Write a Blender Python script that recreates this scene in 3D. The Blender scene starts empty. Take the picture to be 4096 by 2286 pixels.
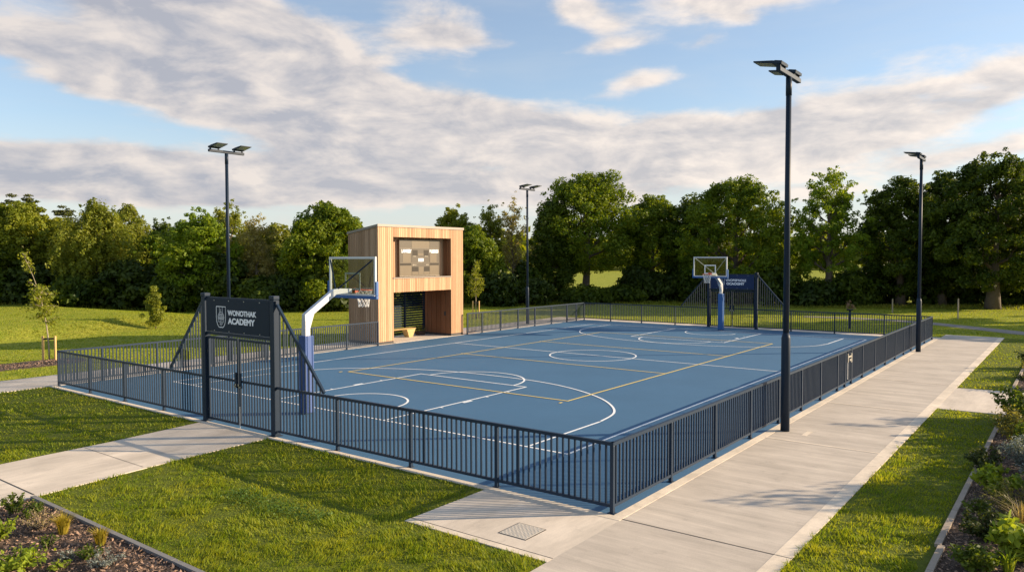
import bpy, math, random
import numpy as np
from mathutils import Vector, Matrix
R = math.radians
S = bpy.context.scene
COL = S.collection
PI = math.pi

# ------------------------------------------------------------------ camera
CAM = Vector((-10.038, -5.664, 3.909))
FWD = Vector((0.79744626, 0.60225529, -0.03698686))
RGT = Vector((0.6026099, -0.7980336, -0.00191811))
UPV = Vector((0.03067195, 0.02075906, 0.99931391))
FH = Vector((0.79800, 0.60266, 0)); RH = Vector((0.60266, -0.79800, 0))
cd = bpy.data.cameras.new('camera'); cam = bpy.data.objects.new('camera', cd); COL.objects.link(cam)
cd.sensor_width = 36; cd.lens = 36 * 3019.5 / 4096; cd.clip_start = .1; cd.clip_end = 6000
m = Matrix((RGT, UPV, -FWD)).transposed().to_4x4(); m.translation = CAM
cam.matrix_world = m
S.camera = cam
# ------------------------------------------------------------------ light
SUN_EL = 17.4
SUN_DIR = Vector((.67, -.742, 0)).normalized() * math.cos(R(SUN_EL)) + Vector((0, 0, math.sin(R(SUN_EL))))
SUN_STRENGTH = 5.0
SKY_STRENGTH = .1
sl = bpy.data.lights.new('sun', 'SUN'); sl.energy = SUN_STRENGTH; sl.angle = R(.36); sl.color = (1, .80, .56)
so = bpy.data.objects.new('sun', sl); COL.objects.link(so)
so.rotation_euler = (-SUN_DIR).to_track_quat('-Z', 'Y').to_euler(); so.location = (30, -30, 20)
S.view_settings.view_transform = 'Standard'; S.view_settings.look = 'None'
S.view_settings.exposure = .9; S.view_settings.gamma = 1

def sky_world():
    w = bpy.data.worlds.new('World'); S.world = w; w.use_nodes = True
    nt = w.node_tree; N = nt.nodes; L = nt.links; N.clear()
    def nd(t, **k):
        n = N.new(t)
        for a, b in k.items(): setattr(n, a, b)
        return n
    def put(n, i, v):
        if hasattr(v, 'is_output'): L.new(v, n.inputs[i])
        else: n.inputs[i].default_value = v
    def mth(op, a, b=0., c=0., clamp=False):
        n = nd('ShaderNodeMath', operation=op, use_clamp=clamp)
        put(n, 0, a); put(n, 1, b); put(n, 2, c); return n.outputs[0]
    def dot(a, v):
        n = nd('ShaderNodeVectorMath', operation='DOT_PRODUCT'); L.new(a, n.inputs[0]); n.inputs[1].default_value = v
        return n.outputs['Value']
    def comb(x, y, z=0.):
        n = nd('ShaderNodeCombineXYZ'); put(n, 0, x); put(n, 1, y); put(n, 2, z); return n.outputs[0]
    def noise(v, scale, detail=5., rough=.55, dist=0.):
        n = nd('ShaderNodeTexNoise'); L.new(v, n.inputs['Vector'])
        n.inputs['Scale'].default_value = scale; n.inputs['Detail'].default_value = detail
        n.inputs['Roughness'].default_value = rough; n.inputs['Distortion'].default_value = dist
        return n.outputs[0]
    def sstep(x, lo, hi):
        n = nd('ShaderNodeMapRange', interpolation_type='SMOOTHSTEP'); put(n, 0, x)
        n.inputs[1].default_value = lo; n.inputs[2].default_value = hi; return n.outputs[0]
    def mixc(f, a, b):
        n = nd('ShaderNodeMix', data_type='RGBA'); put(n, 0, f); put(n, 6, a); put(n, 7, b); return n.outputs[2]
    tc = nd('ShaderNodeTexCoord'); d = tc.outputs['Generated']
    sky = nd('ShaderNodeTexSky', sky_type='NISHITA', sun_disc=False)
    sky.sun_elevation = R(SUN_EL); sky.sun_rotation = math.atan2(SUN_DIR.x, SUN_DIR.y)
    sky.altitude = 50; sky.air_density = 1.0; sky.dust_density = .6; sky.ozone_density = 1.3
    az = mth('ARCTAN2', dot(d, RH), dot(d, FH))
    z = dot(d, (0, 0, 1)); el = mth('ARCSINE', z)
    ae = comb(az, el)
    # cloud banks, each an ellipse of sky (azimuth, elevation), seen from anywhere on the site
    def uv(u, v):
        a = math.atan((u - 1288) / 1899); return a, math.atan((658 - v) / 1899 * math.cos(a))
    blobs = [  # u, v, ru, rv, tilt(deg, + rises to the right), amount
        (430, 60, 430, 130, -6, 1.0), (700, 170, 330, 120, -14, 1.0), (830, 270, 420, 75, -8, .9), (560, 300, 260, 40, -10, .5),
        (1250, 330, 520, 85, -4, 1.0), (1500, 420, 650, 70, 0, 1.0), (250, 420, 420, 50, -2, .85), (700, 470, 700, 60, 0, .8),
        (2000, 330, 420, 75, 5, 1.05), (2420, 250, 330, 62, 16, 1.1), (1620, 215, 130, 34, 10, .55),
        (1830, 15, 300, 50, 0, .95), (1450, 35, 80, 38, 0, .7), (1520, 85, 60, 24, 0, .5), (1560, 125, 120, 24, 8, .6),
        (1760, 125, 100, 24, 10, .6), (1860, 65, 60, 20, -10, .5), (1110, 60, 160, 60, 0, .62), (1180, 120, 110, 35, 0, .58),
        (60, 110, 120, 40, 0, .5), (280, 235, 160, 30, 0, .45), (2480, 390, 300, 30, 6, .6), (1500, 510, 1500, 38, 0, .5), (200, 490, 500, 30, 0, .6), (330, 200, 260, 80, -8, .5), (1000, 400, 420, 50, 0, .5), (500, 450, 600, 45, 0, .45), (1050, 110, 130, 30, 0, .35)]
    tot = None
    for u, v, ru, rv, t, amt in blobs:
        a, e = uv(u, v)
        mp = nd('ShaderNodeMapping', vector_type='TEXTURE'); L.new(ae, mp.inputs[0])
        mp.inputs['Location'].default_value = (a, e, 0); mp.inputs['Rotation'].default_value = (0, 0, R(t))
        mp.inputs['Scale'].default_value = (ru / 1899 * .90, rv / 1899 * .95, 1)
        q = nd('ShaderNodeVectorMath', operation='DOT_PRODUCT'); L.new(mp.outputs[0], q.inputs[0]); L.new(mp.outputs[0], q.inputs[1])
        g = mth('EXPONENT', mth('MULTIPLY', q.outputs['Value'], -1.))
        tot = mth('MULTIPLY', g, amt) if tot is None else mth('MULTIPLY_ADD', g, amt, tot)
    tot = mth('MINIMUM', tot, 1.15)
    back = sstep(mth('ABSOLUTE', az), .75, 1.1)
    tot = mth('MULTIPLY_ADD', back, .22, tot)
    # noise on a cloud deck: direction over height gives the foreshortening towards the horizon
    den = mth('ADD', mth('MAXIMUM', z, 0.), .19)
    px = mth('DIVIDE', dot(d, RH), den); py = mth('DIVIDE', dot(d, FH), den)
    def deck(ox, oy):
        p = comb(mth('ADD', px, ox), mth('ADD', py, oy), .37)
        return noise(p, 2.3, 8., .57, .2)
    n0 = deck(0, 0); n1 = deck(.06, .035)
    wisp = noise(comb(mth('MULTIPLY', az, 1.), mth('MULTIPLY', el, 4.2)), 4.6, 6., .56, .2)
    def billow(ox, oy): return noise(comb(mth('ADD', az, ox), mth('MULTIPLY', mth('ADD', el, oy), 2.3), 1.7), 7.5, 8., .58, .35)
    puff = billow(0, 0); puff2 = billow(.022, .010)
    nn = mth('ADD', mth('MULTIPLY', mth('SUBTRACT', n0, .5), 1.7), mth('MULTIPLY', mth('SUBTRACT', wisp, .5), 1.1))
    nn = mth('MULTIPLY_ADD', mth('SUBTRACT', puff, .5), .85, nn)
    raw = mth('ADD', tot, nn)
    dens = sstep(raw, .28, .86)
    dens = mth('MULTIPLY', dens, sstep(z, -.01, .02))
    thick = sstep(raw, .55, 1.35)
    relief = mth('ADD', mth('MULTIPLY', mth('SUBTRACT', n0, n1), 2.2), mth('MULTIPLY', mth('SUBTRACT', puff, puff2), 3.2))
    fine = mth('MULTIPLY', mth('ADD', mth('SUBTRACT', wisp, .5), mth('MULTIPLY', mth('SUBTRACT', puff, .5), .7)), .95)
    lit = mth('ADD', mth('ADD', relief, fine), mth('MULTIPLY_ADD', thick, -.44, .76), clamp=True)
    K = .56 / SKY_STRENGTH
    side = sstep(az, -.7, .75)
    white = mixc(side, (.80 * K, .725 * K, .675 * K, 1), (1.03 * K, .91 * K, .81 * K, 1))
    grey = mixc(side, (.42 * K, .435 * K, .50 * K, 1), (.63 * K, .60 * K, .60 * K, 1))
    cc = mixc(lit, grey, white)
    # pale band of thin far cloud at the horizon
    hz = mth('MULTIPLY', sstep(el, .24, .02), .72)
    tint = nd('ShaderNodeMix', data_type='RGBA', blend_type='MULTIPLY'); tint.inputs[0].default_value = 1
    L.new(sky.outputs[0], tint.inputs[6]); tint.inputs[7].default_value = SKY_TINT
    veil = mth('MULTIPLY_ADD', sstep(wisp, .35, .8), .18, .17)
    base = mixc(mth('MAXIMUM', hz, veil), tint.outputs[2], (.70 * K, .72 * K, .73 * K, 1))
    out = mixc(mth('MULTIPLY', dens, .95), base, cc)
    bg = nd('ShaderNodeBackground'); L.new(out, bg.inputs[0]); bg.inputs[1].default_value = SKY_STRENGTH
    o = nd('ShaderNodeOutputWorld'); L.new(bg.outputs[0], o.inputs[0])
SKY_TINT = (.95, 1.0, 1.08, 1)
sky_world()
S.world.cycles.sampling_method = 'MANUAL'; S.world.cycles.sample_map_resolution = 512

# ------------------------------------------------------------------ materials
def mat(name, col, rough=.6, metal=0., var=0., vscale=3., bump=0., bscale=60., island=0., coat=0., spec=.5, noise2=None, stretch=None):
    """Principled material; var = brightness mottling, island = change from piece to piece."""
    M = bpy.data.materials.new(name); M.use_nodes = True
    nt = M.node_tree; N = nt.nodes; L = nt.links
    b = N['Principled BSDF']; b.inputs['Roughness'].default_value = rough; b.inputs['Metallic'].default_value = metal
    b.inputs['Specular IOR Level'].default_value = spec
    if coat: b.inputs['Coat Weight'].default_value = coat
    out = None
    geo = N.new('ShaderNodeNewGeometry')
    rgb = N.new('ShaderNodeRGB'); rgb.outputs[0].default_value = (*col, 1); out = rgb.outputs[0]
    vec = geo.outputs['Position']
    if stretch:
        mp = N.new('ShaderNodeMapping'); mp.inputs['Scale'].default_value = stretch; L.new(vec, mp.inputs[0]); vec2 = mp.outputs[0]
    else: vec2 = vec
    def bright(fac_out, lo, hi, o):
        mr = N.new('ShaderNodeMapRange'); L.new(fac_out, mr.inputs[0]); mr.inputs[3].default_value = lo; mr.inputs[4].default_value = hi
        mr.clamp = False
        mx = N.new('ShaderNodeVectorMath'); mx.operation = 'SCALE'; L.new(o, mx.inputs[0]); L.new(mr.outputs[0], mx.inputs[3]); return mx.outputs[0]
    if var:
        n = N.new('ShaderNodeTexNoise'); n.inputs['Scale'].default_value = vscale; n.inputs['Detail'].default_value = 6; n.inputs['Roughness'].default_value = .65
        L.new(vec2, n.inputs['Vector']); out = bright(n.outputs[0], 1 - 2 * var, 1 + 2 * var, out)
    if noise2:
        n = N.new('ShaderNodeTexNoise'); n.inputs['Scale'].default_value = noise2[1]; n.inputs['Detail'].default_value = 4
        L.new(vec, n.inputs['Vector']); out = bright(n.outputs[0], 1 - 2 * noise2[0], 1 + 2 * noise2[0], out)
    if island: out = bright(geo.outputs['Random Per Island'], 1 - island, 1 + island, out)
    L.new(out, b.inputs['Base Color'])
    if bump:
        n = N.new('ShaderNodeTexNoise'); n.inputs['Scale'].default_value = bscale; n.inputs['Detail'].default_value = 5; L.new(vec2, n.inputs['Vector'])
        bp = N.new('ShaderNodeBump'); bp.inputs['Strength'].default_value = bump; bp.inputs['Distance'].default_value = .02
        L.new(n.outputs[0], bp.inputs['Height']); L.new(bp.outputs[0], b.inputs['Normal'])
    return M

def leaf_mat(name, c1, c2, trans=.4, nscale=.6, rough=.55):
    """two leaf colours mixed by clump and by leaf, partly letting light through"""
    M = bpy.data.materials.new(name); M.use_nodes = True
    nt = M.node_tree; N = nt.nodes; L = nt.links; N.clear()
    geo = N.new('ShaderNodeNewGeometry')
    n = N.new('ShaderNodeTexNoise'); n.inputs['Scale'].default_value = nscale; n.inputs['Detail'].default_value = 3; L.new(geo.outputs['Position'], n.inputs['Vector'])
    a = N.new('ShaderNodeMath'); a.operation = 'MULTIPLY_ADD'; L.new(geo.outputs['Random Per Island'], a.inputs[0]); a.inputs[1].default_value = .7
    s = N.new('ShaderNodeMath'); s.operation = 'MULTIPLY_ADD'; L.new(n.outputs[0], s.inputs[0]); s.inputs[1].default_value = 1.6; s.inputs[2].default_value = -.65
    L.new(s.outputs[0], a.inputs[2]); a.use_clamp = True
    mx = N.new('ShaderNodeMix'); mx.data_type = 'RGBA'; L.new(a.outputs[0], mx.inputs[0]); mx.inputs[6].default_value = (*c1, 1); mx.inputs[7].default_value = (*c2, 1)
    d = N.new('ShaderNodeBsdfPrincipled'); d.inputs['Roughness'].default_value = rough; d.inputs['Specular IOR Level'].default_value = .25; L.new(mx.outputs[2], d.inputs['Base Color'])
    t = N.new('ShaderNodeBsdfTranslucent')
    tcol = N.new('ShaderNodeMix'); tcol.data_type = 'RGBA'; tcol.blend_type = 'MULTIPLY'; tcol.inputs[0].default_value = 1
    L.new(mx.outputs[2], tcol.inputs[6]); tcol.inputs[7].default_value = (1.5, 1.35, .55, 1); L.new(tcol.outputs[2], t.inputs[0])
    ms = N.new('ShaderNodeMixShader'); ms.inputs[0].default_value = trans; L.new(d.outputs[0], ms.inputs[1]); L.new(t.outputs[0], ms.inputs[2])
    o = N.new('ShaderNodeOutputMaterial'); L.new(ms.outputs[0], o.inputs[0])
    return M

def lawn_mat():
    M = bpy.data.materials.new('lawn_ground'); M.use_nodes = True
    nt = M.node_tree; N = nt.nodes; L = nt.links; b = N['Principled BSDF']; b.inputs['Roughness'].default_value = .9; b.inputs['Specular IOR Level'].default_value = .1
    geo = N.new('ShaderNodeNewGeometry')
    def noise(sc, det=5, vec=None):
        n = N.new('ShaderNodeTexNoise'); n.inputs['Scale'].default_value = sc; n.inputs['Detail'].default_value = det; n.inputs['Roughness'].default_value = .6
        L.new(vec or geo.outputs['Position'], n.inputs['Vector']); return n.outputs[0]
    def mix(f, a, bb):
        n = N.new('ShaderNodeMix'); n.data_type = 'RGBA'
        for i, v in ((0, f), (6, a), (7, bb)):
            if hasattr(v, 'is_output'): L.new(v, n.inputs[i])
            else: n.inputs[i].default_value = v
        return n.outputs[2]
    def ramp(o, lo, hi):
        n = N.new('ShaderNodeMapRange'); L.new(o, n.inputs[0]); n.inputs[1].default_value = lo; n.inputs[2].default_value = hi; return n.outputs[0]
    c = mix(ramp(noise(.35), .35, .65), (.20, .25, .022, 1), (.315, .32, .035, 1))
    c = mix(ramp(noise(2.2), .4, .75), c, (.36, .34, .05, 1))
    c = mix(ramp(noise(9.), .5, .8), c, (.12, .16, .016, 1))
    L.new(c, b.inputs['Base Color'])
    bp = N.new('ShaderNodeBump'); bp.inputs['Strength'].default_value = .9; bp.inputs['Distance'].default_value = .08
    L.new(noise(7., 8), bp.inputs['Height']); L.new(bp.outputs[0], b.inputs['Normal'])
    return M

def concrete_mat(name, col, stretch, seed=0.):
    """broom-finished concrete: fine strokes one way, faint stains and pits"""
    M = bpy.data.materials.new(name); M.use_nodes = True
    nt = M.node_tree; N = nt.nodes; L = nt.links; b = N['Principled BSDF']; b.inputs['Roughness'].default_value = .85; b.inputs['Specular IOR Level'].default_value = .25
    geo = N.new('ShaderNodeNewGeometry')
    mp = N.new('ShaderNodeMapping'); mp.inputs['Scale'].default_value = stretch; mp.inputs['Location'].default_value = (seed, seed, 0); L.new(geo.outputs['Position'], mp.inputs[0])
    def noise(sc, det, vec, rough=.6):
        n = N.new('ShaderNodeTexNoise'); n.inputs['Scale'].default_value = sc; n.inputs['Detail'].default_value = det; n.inputs['Roughness'].default_value = rough; L.new(vec, n.inputs['Vector']); return n.outputs[0]
    def mul(o, fac, lo, hi, a=.3, z=.7):
        mr = N.new('ShaderNodeMapRange'); L.new(fac, mr.inputs[0]); mr.inputs[1].default_value = a; mr.inputs[2].default_value = z; mr.inputs[3].default_value = lo; mr.inputs[4].default_value = hi
        v = N.new('ShaderNodeVectorMath'); v.operation = 'SCALE'; L.new(o, v.inputs[0]); L.new(mr.outputs[0], v.inputs[3]); return v.outputs[0]
    rgb = N.new('ShaderNodeRGB'); rgb.outputs[0].default_value = (*col, 1)
    o = mul(rgb.outputs[0], noise(1.6, 6, mp.outputs[0]), .84, 1.12)
    o = mul(o, noise(9, 4, mp.outputs[0]), .93, 1.06)
    o = mul(o, noise(.9, 5, geo.outputs['Position']), .88, 1.1)
    o = mul(o, noise(55, 3, geo.outputs['Position']), .92, 1.06)
    st = noise(2.6, 6, geo.outputs['Position'], .7)
    o = mul(o, st, 1., .72, .58, .78)
    L.new(o, b.inputs['Base Color'])
    bp = N.new('ShaderNodeBump'); bp.inputs['Strength'].default_value = .25; bp.inputs['Distance'].default_value = .01
    L.new(noise(40, 5, mp.outputs[0]), bp.inputs['Height']); L.new(bp.outputs[0], b.inputs['Normal'])
    return M

def glass_mat(name, tint, refl=.08):
    M = bpy.data.materials.new(name); M.use_nodes = True
    N = M.node_tree.nodes; L = M.node_tree.links; N.clear()
    t = N.new('ShaderNodeBsdfTransparent'); t.inputs[0].default_value = (*tint, 1)
    g = N.new('ShaderNodeBsdfGlossy'); g.inputs['Roughness'].default_value = .03
    ms = N.new('ShaderNodeMixShader'); ms.inputs[0].default_value = refl; L.new(t.outputs[0], ms.inputs[1]); L.new(g.outputs[0], ms.inputs[2])
    o = N.new('ShaderNodeOutputMaterial'); L.new(ms.outputs[0], o.inputs[0]); return M

def wood_mat(name, col, island=.22):
    M = bpy.data.materials.new(name); M.use_nodes = True
    nt = M.node_tree; N = nt.nodes; L = nt.links; b = N['Principled BSDF']; b.inputs['Roughness'].default_value = .62; b.inputs['Specular IOR Level'].default_value = .3
    geo = N.new('ShaderNodeNewGeometry')
    off = N.new('ShaderNodeVectorMath'); off.operation = 'MULTIPLY_ADD'
    L.new(geo.outputs['Position'], off.inputs[0]); off.inputs[1].default_value = (22, 22, 1.3)
    cmb = N.new('ShaderNodeCombineXYZ'); ml = N.new('ShaderNodeMath'); ml.operation = 'MULTIPLY'; ml.inputs[1].default_value = 50; L.new(geo.outputs['Random Per Island'], ml.inputs[0])
    L.new(ml.outputs[0], cmb.inputs[2]); L.new(cmb.outputs[0], off.inputs[2])
    n = N.new('ShaderNodeTexNoise'); n.inputs['Scale'].default_value = 1.4; n.inputs['Detail'].default_value = 6; n.inputs['Distortion'].default_value = .6; L.new(off.outputs[0], n.inputs['Vector'])
    def mix(f, a, c):
        x = N.new('ShaderNodeMix'); x.data_type = 'RGBA'
        for i, v in ((0, f), (6, a), (7, c)):
            if hasattr(v, 'is_output'): L.new(v, x.inputs[i])
            else: x.inputs[i].default_value = v
        return x.outputs[2]
    c = mix(n.outputs[0], (col[0] * .72, col[1] * .66, col[2] * .6, 1), (col[0] * 1.25, col[1] * 1.25, col[2] * 1.25, 1))
    c2 = mix(geo.outputs['Random Per Island'], (.70, .64, .56, 1), (1.20, 1.18, 1.16, 1))
    x = N.new('ShaderNodeMix'); x.data_type = 'RGBA'; x.blend_type = 'MULTIPLY'; x.inputs[0].default_value = 1; L.new(c, x.inputs[6]); L.new(c2, x.inputs[7])
    L.new(x.outputs[2], b.inputs['Base Color'])
    bp = N.new('ShaderNodeBump'); bp.inputs['Strength'].default_value = .15; bp.inputs['Distance'].default_value = .005; L.new(n.outputs[0], bp.inputs['Height']); L.new(bp.outputs[0], b.inputs['Normal'])
    return M

M_STEEL = mat('dark_grey_paint', (.011, .023, .044), .5, spec=.22, var=.08, vscale=6)
M_FENCE = mat('grey_fence_paint', (.012, .027, .053), .46, spec=.26, var=.08, vscale=5)
M_SIGN = mat('navy_sign_face', (.009, .019, .036), .6, spec=.2, var=.05)
M_SIGNBLUE = mat('blue_sign_face', (.008, .026, .085), .55, spec=.25, var=.05)
M_LETTER = mat('pale_lettering', (.80, .84, .90), .6)
M_COURT = mat('blue_court_paint', (.061, .147, .250), .72, var=.085, vscale=.32, noise2=(.06, 60.), bump=.12, bscale=180, spec=.3)
M_WHITE = mat('white_line_paint', (.88, .88, .86), .6, var=.06, vscale=3)
M_YELLOW = mat('yellow_line_paint', (.86, .62, .15), .6, var=.06, vscale=3)
M_PATH = concrete_mat('path_concrete', (.56, .485, .40), (2.6, .22, 1))
M_PATHX = concrete_mat('walk_concrete', (.67, .575, .465), (.25, 1.2, 1), 7.)
M_KERB = concrete_mat('kerb_concrete', (.76, .645, .505), (1, 1, 1), 3.)
M_JOINT = mat('joint_strip', (.74, .67, .58), .8, var=.08)
M_DARKJ = mat('joint_gap', (.05, .045, .04), .9)
M_GRAVEL = mat('gravel_path', (.27, .235, .20), .9, var=.15, vscale=8, bump=.5, bscale=40)
M_LAWN = lawn_mat()
M_BLADE = leaf_mat('grass_blade', (.130, .215, .012), (.355, .365, .034), .5, 1.3)
M_ROUGH = leaf_mat('tall_grass_blade', (.15, .20, .02), (.32, .30, .05), .5, .5)
M_MULCH = mat('bark_mulch', (.075, .048, .032), .95, var=.3, vscale=14, bump=1., bscale=30)
M_CHIP = mat('bark_chip', (.25, .16, .108), .9, island=.75)
M_GALV = mat('galvanised_steel', (.62, .63, .64), .38, metal=.55, var=.06, vscale=9)
M_WSTEEL = mat('white_steel', (.62, .625, .63), .4, var=.03)
M_PAD = mat('blue_pad', (.018, .10, .30), .5, var=.04)
M_PADL = mat('lilac_blue_pad', (.040, .088, .26), .55, var=.04)
M_RIM = mat('orange_rim', (.62, .10, .035), .45)
M_NET = mat('net_cord', (.80, .78, .74), .8)
M_GLASS = glass_mat('backboard_glass', (.70, .73, .70), .06)
M_LENS = mat('lamp_lens', (.36, .38, .30), .25, var=.2, vscale=14)
M_WOOD = wood_mat('larch_boards', (.545, .34, .20))
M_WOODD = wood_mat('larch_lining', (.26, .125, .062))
M_WOODS = wood_mat('weathered_shaded_boards', (.36, .245, .165))  # slightly weathered boards, with the shade of the unlit sides put into the colour
M_CAP = mat('metal_coping', (.20, .17, .145), .45, metal=.3, var=.05)
M_PLINTH = mat('dark_plinth', (.045, .043, .042), .7)
M_SCORE = [mat('score_panel_a', (.155, .118, .074), .4, var=.04, spec=.3), mat('score_panel_b', (.095, .075, .052), .4, var=.04, spec=.3), mat('score_panel_c', (.06, .05, .04), .22, var=.04)]
M_SCOREF = mat('score_frame', (.16, .125, .085), .35)
M_SCOREW = mat('score_white', (.85, .84, .82), .5)
M_SCOREDIM = mat('score_dim_legend', (.34, .28, .20), .5)
M_BENCHT = wood_mat('yellow_bench_slat', (.44, .32, .11))
M_WICKER = mat('woven_bench_leg', (.55, .40, .17), .8, var=.35, vscale=26, bump=1., bscale=40)
M_STAKE = wood_mat('stake_wood', (.68, .46, .20))
M_STRAP = mat('rubber_strap', (.05, .035, .03), .8)
M_BARK = mat('bark', (.13, .098, .07), .9, var=.25, vscale=5, bump=.8, bscale=12)
M_BARKL = mat('pale_bark', (.34, .28, .20), .9, var=.2, vscale=5)
M_EDGE = mat('timber_edging', (.36, .29, .22), .85, var=.15, vscale=7)
M_EDGEG = mat('grey_edging', (.20, .19, .18), .8, var=.12, vscale=7)
M_COVER = mat('access_cover', (.62, .555, .46), .6, var=.12, vscale=12)
M_SHINY = mat('bright_latch', (.55, .52, .46), .35, metal=.7)

# ------------------------------------------------------------------ mesh helpers
class MB:
    def __init__(s): s.v = []; s.f = []
    def add(s, vs, fs):
        o = len(s.v); s.v += [tuple(p) for p in vs]; s.f += [tuple(i + o for i in f) for f in fs]; return s
    def box(s, x0, x1, y0, y1, z0, z1):
        return s.add([(x0, y0, z0), (x1, y0, z0), (x1, y1, z0), (x0, y1, z0), (x0, y0, z1), (x1, y0, z1), (x1, y1, z1), (x0, y1, z1)],
                     [(3, 2, 1, 0), (4, 5, 6, 7), (0, 1, 5, 4), (1, 2, 6, 5), (2, 3, 7, 6), (3, 0, 4, 7)])
    def bar(s, a, b, w, h=None, up=(0, 0, 1)):
        """box of section w x h from a to b"""
        h = h or w; a, b = Vector(a), Vector(b); d = (b - a).normalized(); u = Vector(up)
        if abs(d.dot(u)) > .98: u = Vector((1, 0, 0))
        r = d.cross(u).normalized(); u = r.cross(d)
        P = []
        for p in (a, b):
            for i, j in ((-1, -1), (1, -1), (1, 1), (-1, 1)): P.append(p + r * (i * w / 2) + u * (j * h / 2))
        return s.add(P, [(0, 1, 2, 3), (7, 6, 5, 4), (0, 4, 5, 1), (1, 5, 6, 2), (2, 6, 7, 3), (3, 7, 4, 0)])
    def tube(s, pts, rad, n=8, caps=True):
        pts = [Vector(p) for p in pts]; rad = rad if hasattr(rad, '__len__') else [rad] * len(pts)
        V = []; F = []; ref = Vector((.31, .95, .05)).normalized()
        for i, p in enumerate(pts):
            d = (pts[min(i + 1, len(pts) - 1)] - pts[max(i - 1, 0)]).normalized()
            a = d.cross(ref if abs(d.dot(ref)) < .95 else Vector((1, 0, 0))).normalized(); b = d.cross(a)
            for k in range(n):
                t = 2 * PI * k / n; V.append(p + a * (math.cos(t) * rad[i]) + b * (math.sin(t) * rad[i]))
        for i in range(len(pts) - 1):
            for k in range(n): F.append((i * n + k, i * n + (k + 1) % n, (i + 1) * n + (k + 1) % n, (i + 1) * n + k))
        if caps: F += [tuple(range(n))[::-1], tuple(range((len(pts) - 1) * n, len(pts) * n))]
        return s.add(V, F)
    def prism(s, poly, z0, z1):
        n = len(poly)
        return s.add([(x, y, z0) for x, y in poly] + [(x, y, z1) for x, y in poly],
                     [tuple(range(n))[::-1], tuple(range(n, 2 * n))] + [(i, (i + 1) % n, n + (i + 1) % n, n + i) for i in range(n)])
    def sheet(s, x0, x1, y0, y1, z):
        return s.add([(x0, y0, z), (x1, y0, z), (x1, y1, z), (x0, y1, z)], [(0, 1, 2, 3)])
    def xf(s, M):
        s.v = [tuple(M @ Vector(p)) for p in s.v]; return s
    def obj(s, name, material, parent=None, smooth=False, bevel=0):
        me = bpy.data.meshes.new(name); me.from_pydata(s.v, [], s.f); me.update()
        return link(name, me, material, parent, smooth, bevel)
def link(name, me, material, parent=None, smooth=False, bevel=0):
    o = bpy.data.objects.new(name, me); COL.objects.link(o)
    if material: me.materials.append(material)
    if parent: o.parent = parent
    if smooth: me.polygons.foreach_set('use_smooth', [True] * len(me.polygons))
    if bevel:
        b = o.modifiers.new('bevel', 'BEVEL'); b.width = bevel; b.segments = 2; b.limit_method = 'ANGLE'
    return o
def npmesh(name, V, nper, material, parent=None):
    """V: (n*nper,3) array, every nper vertices one face"""
    me = bpy.data.meshes.new(name); n = len(V) // nper
    me.vertices.add(len(V)); me.vertices.foreach_set('co', np.asarray(V, np.float32).ravel())
    me.loops.add(len(V)); me.loops.foreach_set('vertex_index', np.arange(len(V), dtype=np.int32))
    me.polygons.add(n); me.polygons.foreach_set('loop_start', np.arange(0, len(V), nper, dtype=np.int32))
    me.update(calc_edges=True); me.validate()
    return link(name, me, material, parent)
def thing(name, label, cat, loc=(0, 0, 0), group=None):
    o = bpy.data.objects.new(name, None); COL.objects.link(o); o.location = loc; o.empty_display_size = .2
    return tag(o, label, cat, group)
def tag(o, label, cat, group=None):
    o['label'] = label; o['category'] = cat
    if group: o['group'] = group
    return o
def struct(o, label=None):
    o['kind'] = 'structure'
    if label: o['label'] = label; o['category'] = 'ground'
    return o
def stuff(o, label, cat):
    o['kind'] = 'stuff'; o['label'] = label; o['category'] = cat; return o
def text(body, size, material, parent, M, name='lettering', extrude=.004, bold=0., sx=1., width=None):
    c = bpy.data.curves.new('lettering', 'FONT'); c.body = body; c.size = size; c.extrude = extrude; c.offset = bold
    c.align_x = 'LEFT'; c.align_y = 'BOTTOM_BASELINE'
    t = bpy.data.objects.new('tmp', c); COL.objects.link(t)
    dg = bpy.context.evaluated_depsgraph_get(); me = bpy.data.meshes.new_from_object(t.evaluated_get(dg))
    bpy.data.objects.remove(t); bpy.data.curves.remove(c)
    if width:
        xs = [v.co.x for v in me.vertices]; sx = width / (max(xs) - min(xs)); x0 = min(xs)
        for v in me.vertices: v.co.x -= x0
    me.transform(M @ Matrix.Diagonal((sx, 1, 1, 1)))
    return link(name, me, material, parent)
def gz(x, y):
    """height of the open ground: level round the court, a low grassy bank on the left"""
    d = (y - 32.9) - (x - 3) * .36
    s = np.clip(d / 3.2, 0, 1); s = s * s * (3 - 2 * s)
    f = np.clip((19 - x) / 6, 0, 1)
    return -.02 + .55 * s * f

# ------------------------------------------------------------------ ground, paths, court
def axis(lo, hi, step, far):
    a = list(np.arange(lo, hi + .01, step)); k = step
    up = [hi]; dn = [lo]
    while up[-1] < far: k *= 1.35; up.append(up[-1] + k)
    k = step
    while dn[-1] > -far: k *= 1.35; dn.append(dn[-1] - k)
    return np.array(dn[:0:-1] + a + up[1:])
gx, gy = axis(-12, 40, 1., 2500), axis(-10, 60, 1., 2500)
X, Y = np.meshgrid(gx, gy); Z = gz(X, Y)
nx = len(gx); V = np.stack([X, Y, Z], -1).reshape(-1, 3)
F = [(j * nx + i, j * nx + i + 1, (j + 1) * nx + i + 1, (j + 1) * nx + i) for j in range(len(gy) - 1) for i in range(nx - 1)]
me = bpy.data.meshes.new('lawn'); me.from_pydata([tuple(p) for p in V], [], F); me.update()
struct(link('lawn', me, M_LAWN, smooth=True))
M_THATCH = mat('lawn_thatch', (.11, .13, .018), .95, var=.25, vscale=5, bump=1., bscale=25, spec=.1)
tm = MB()
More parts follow.
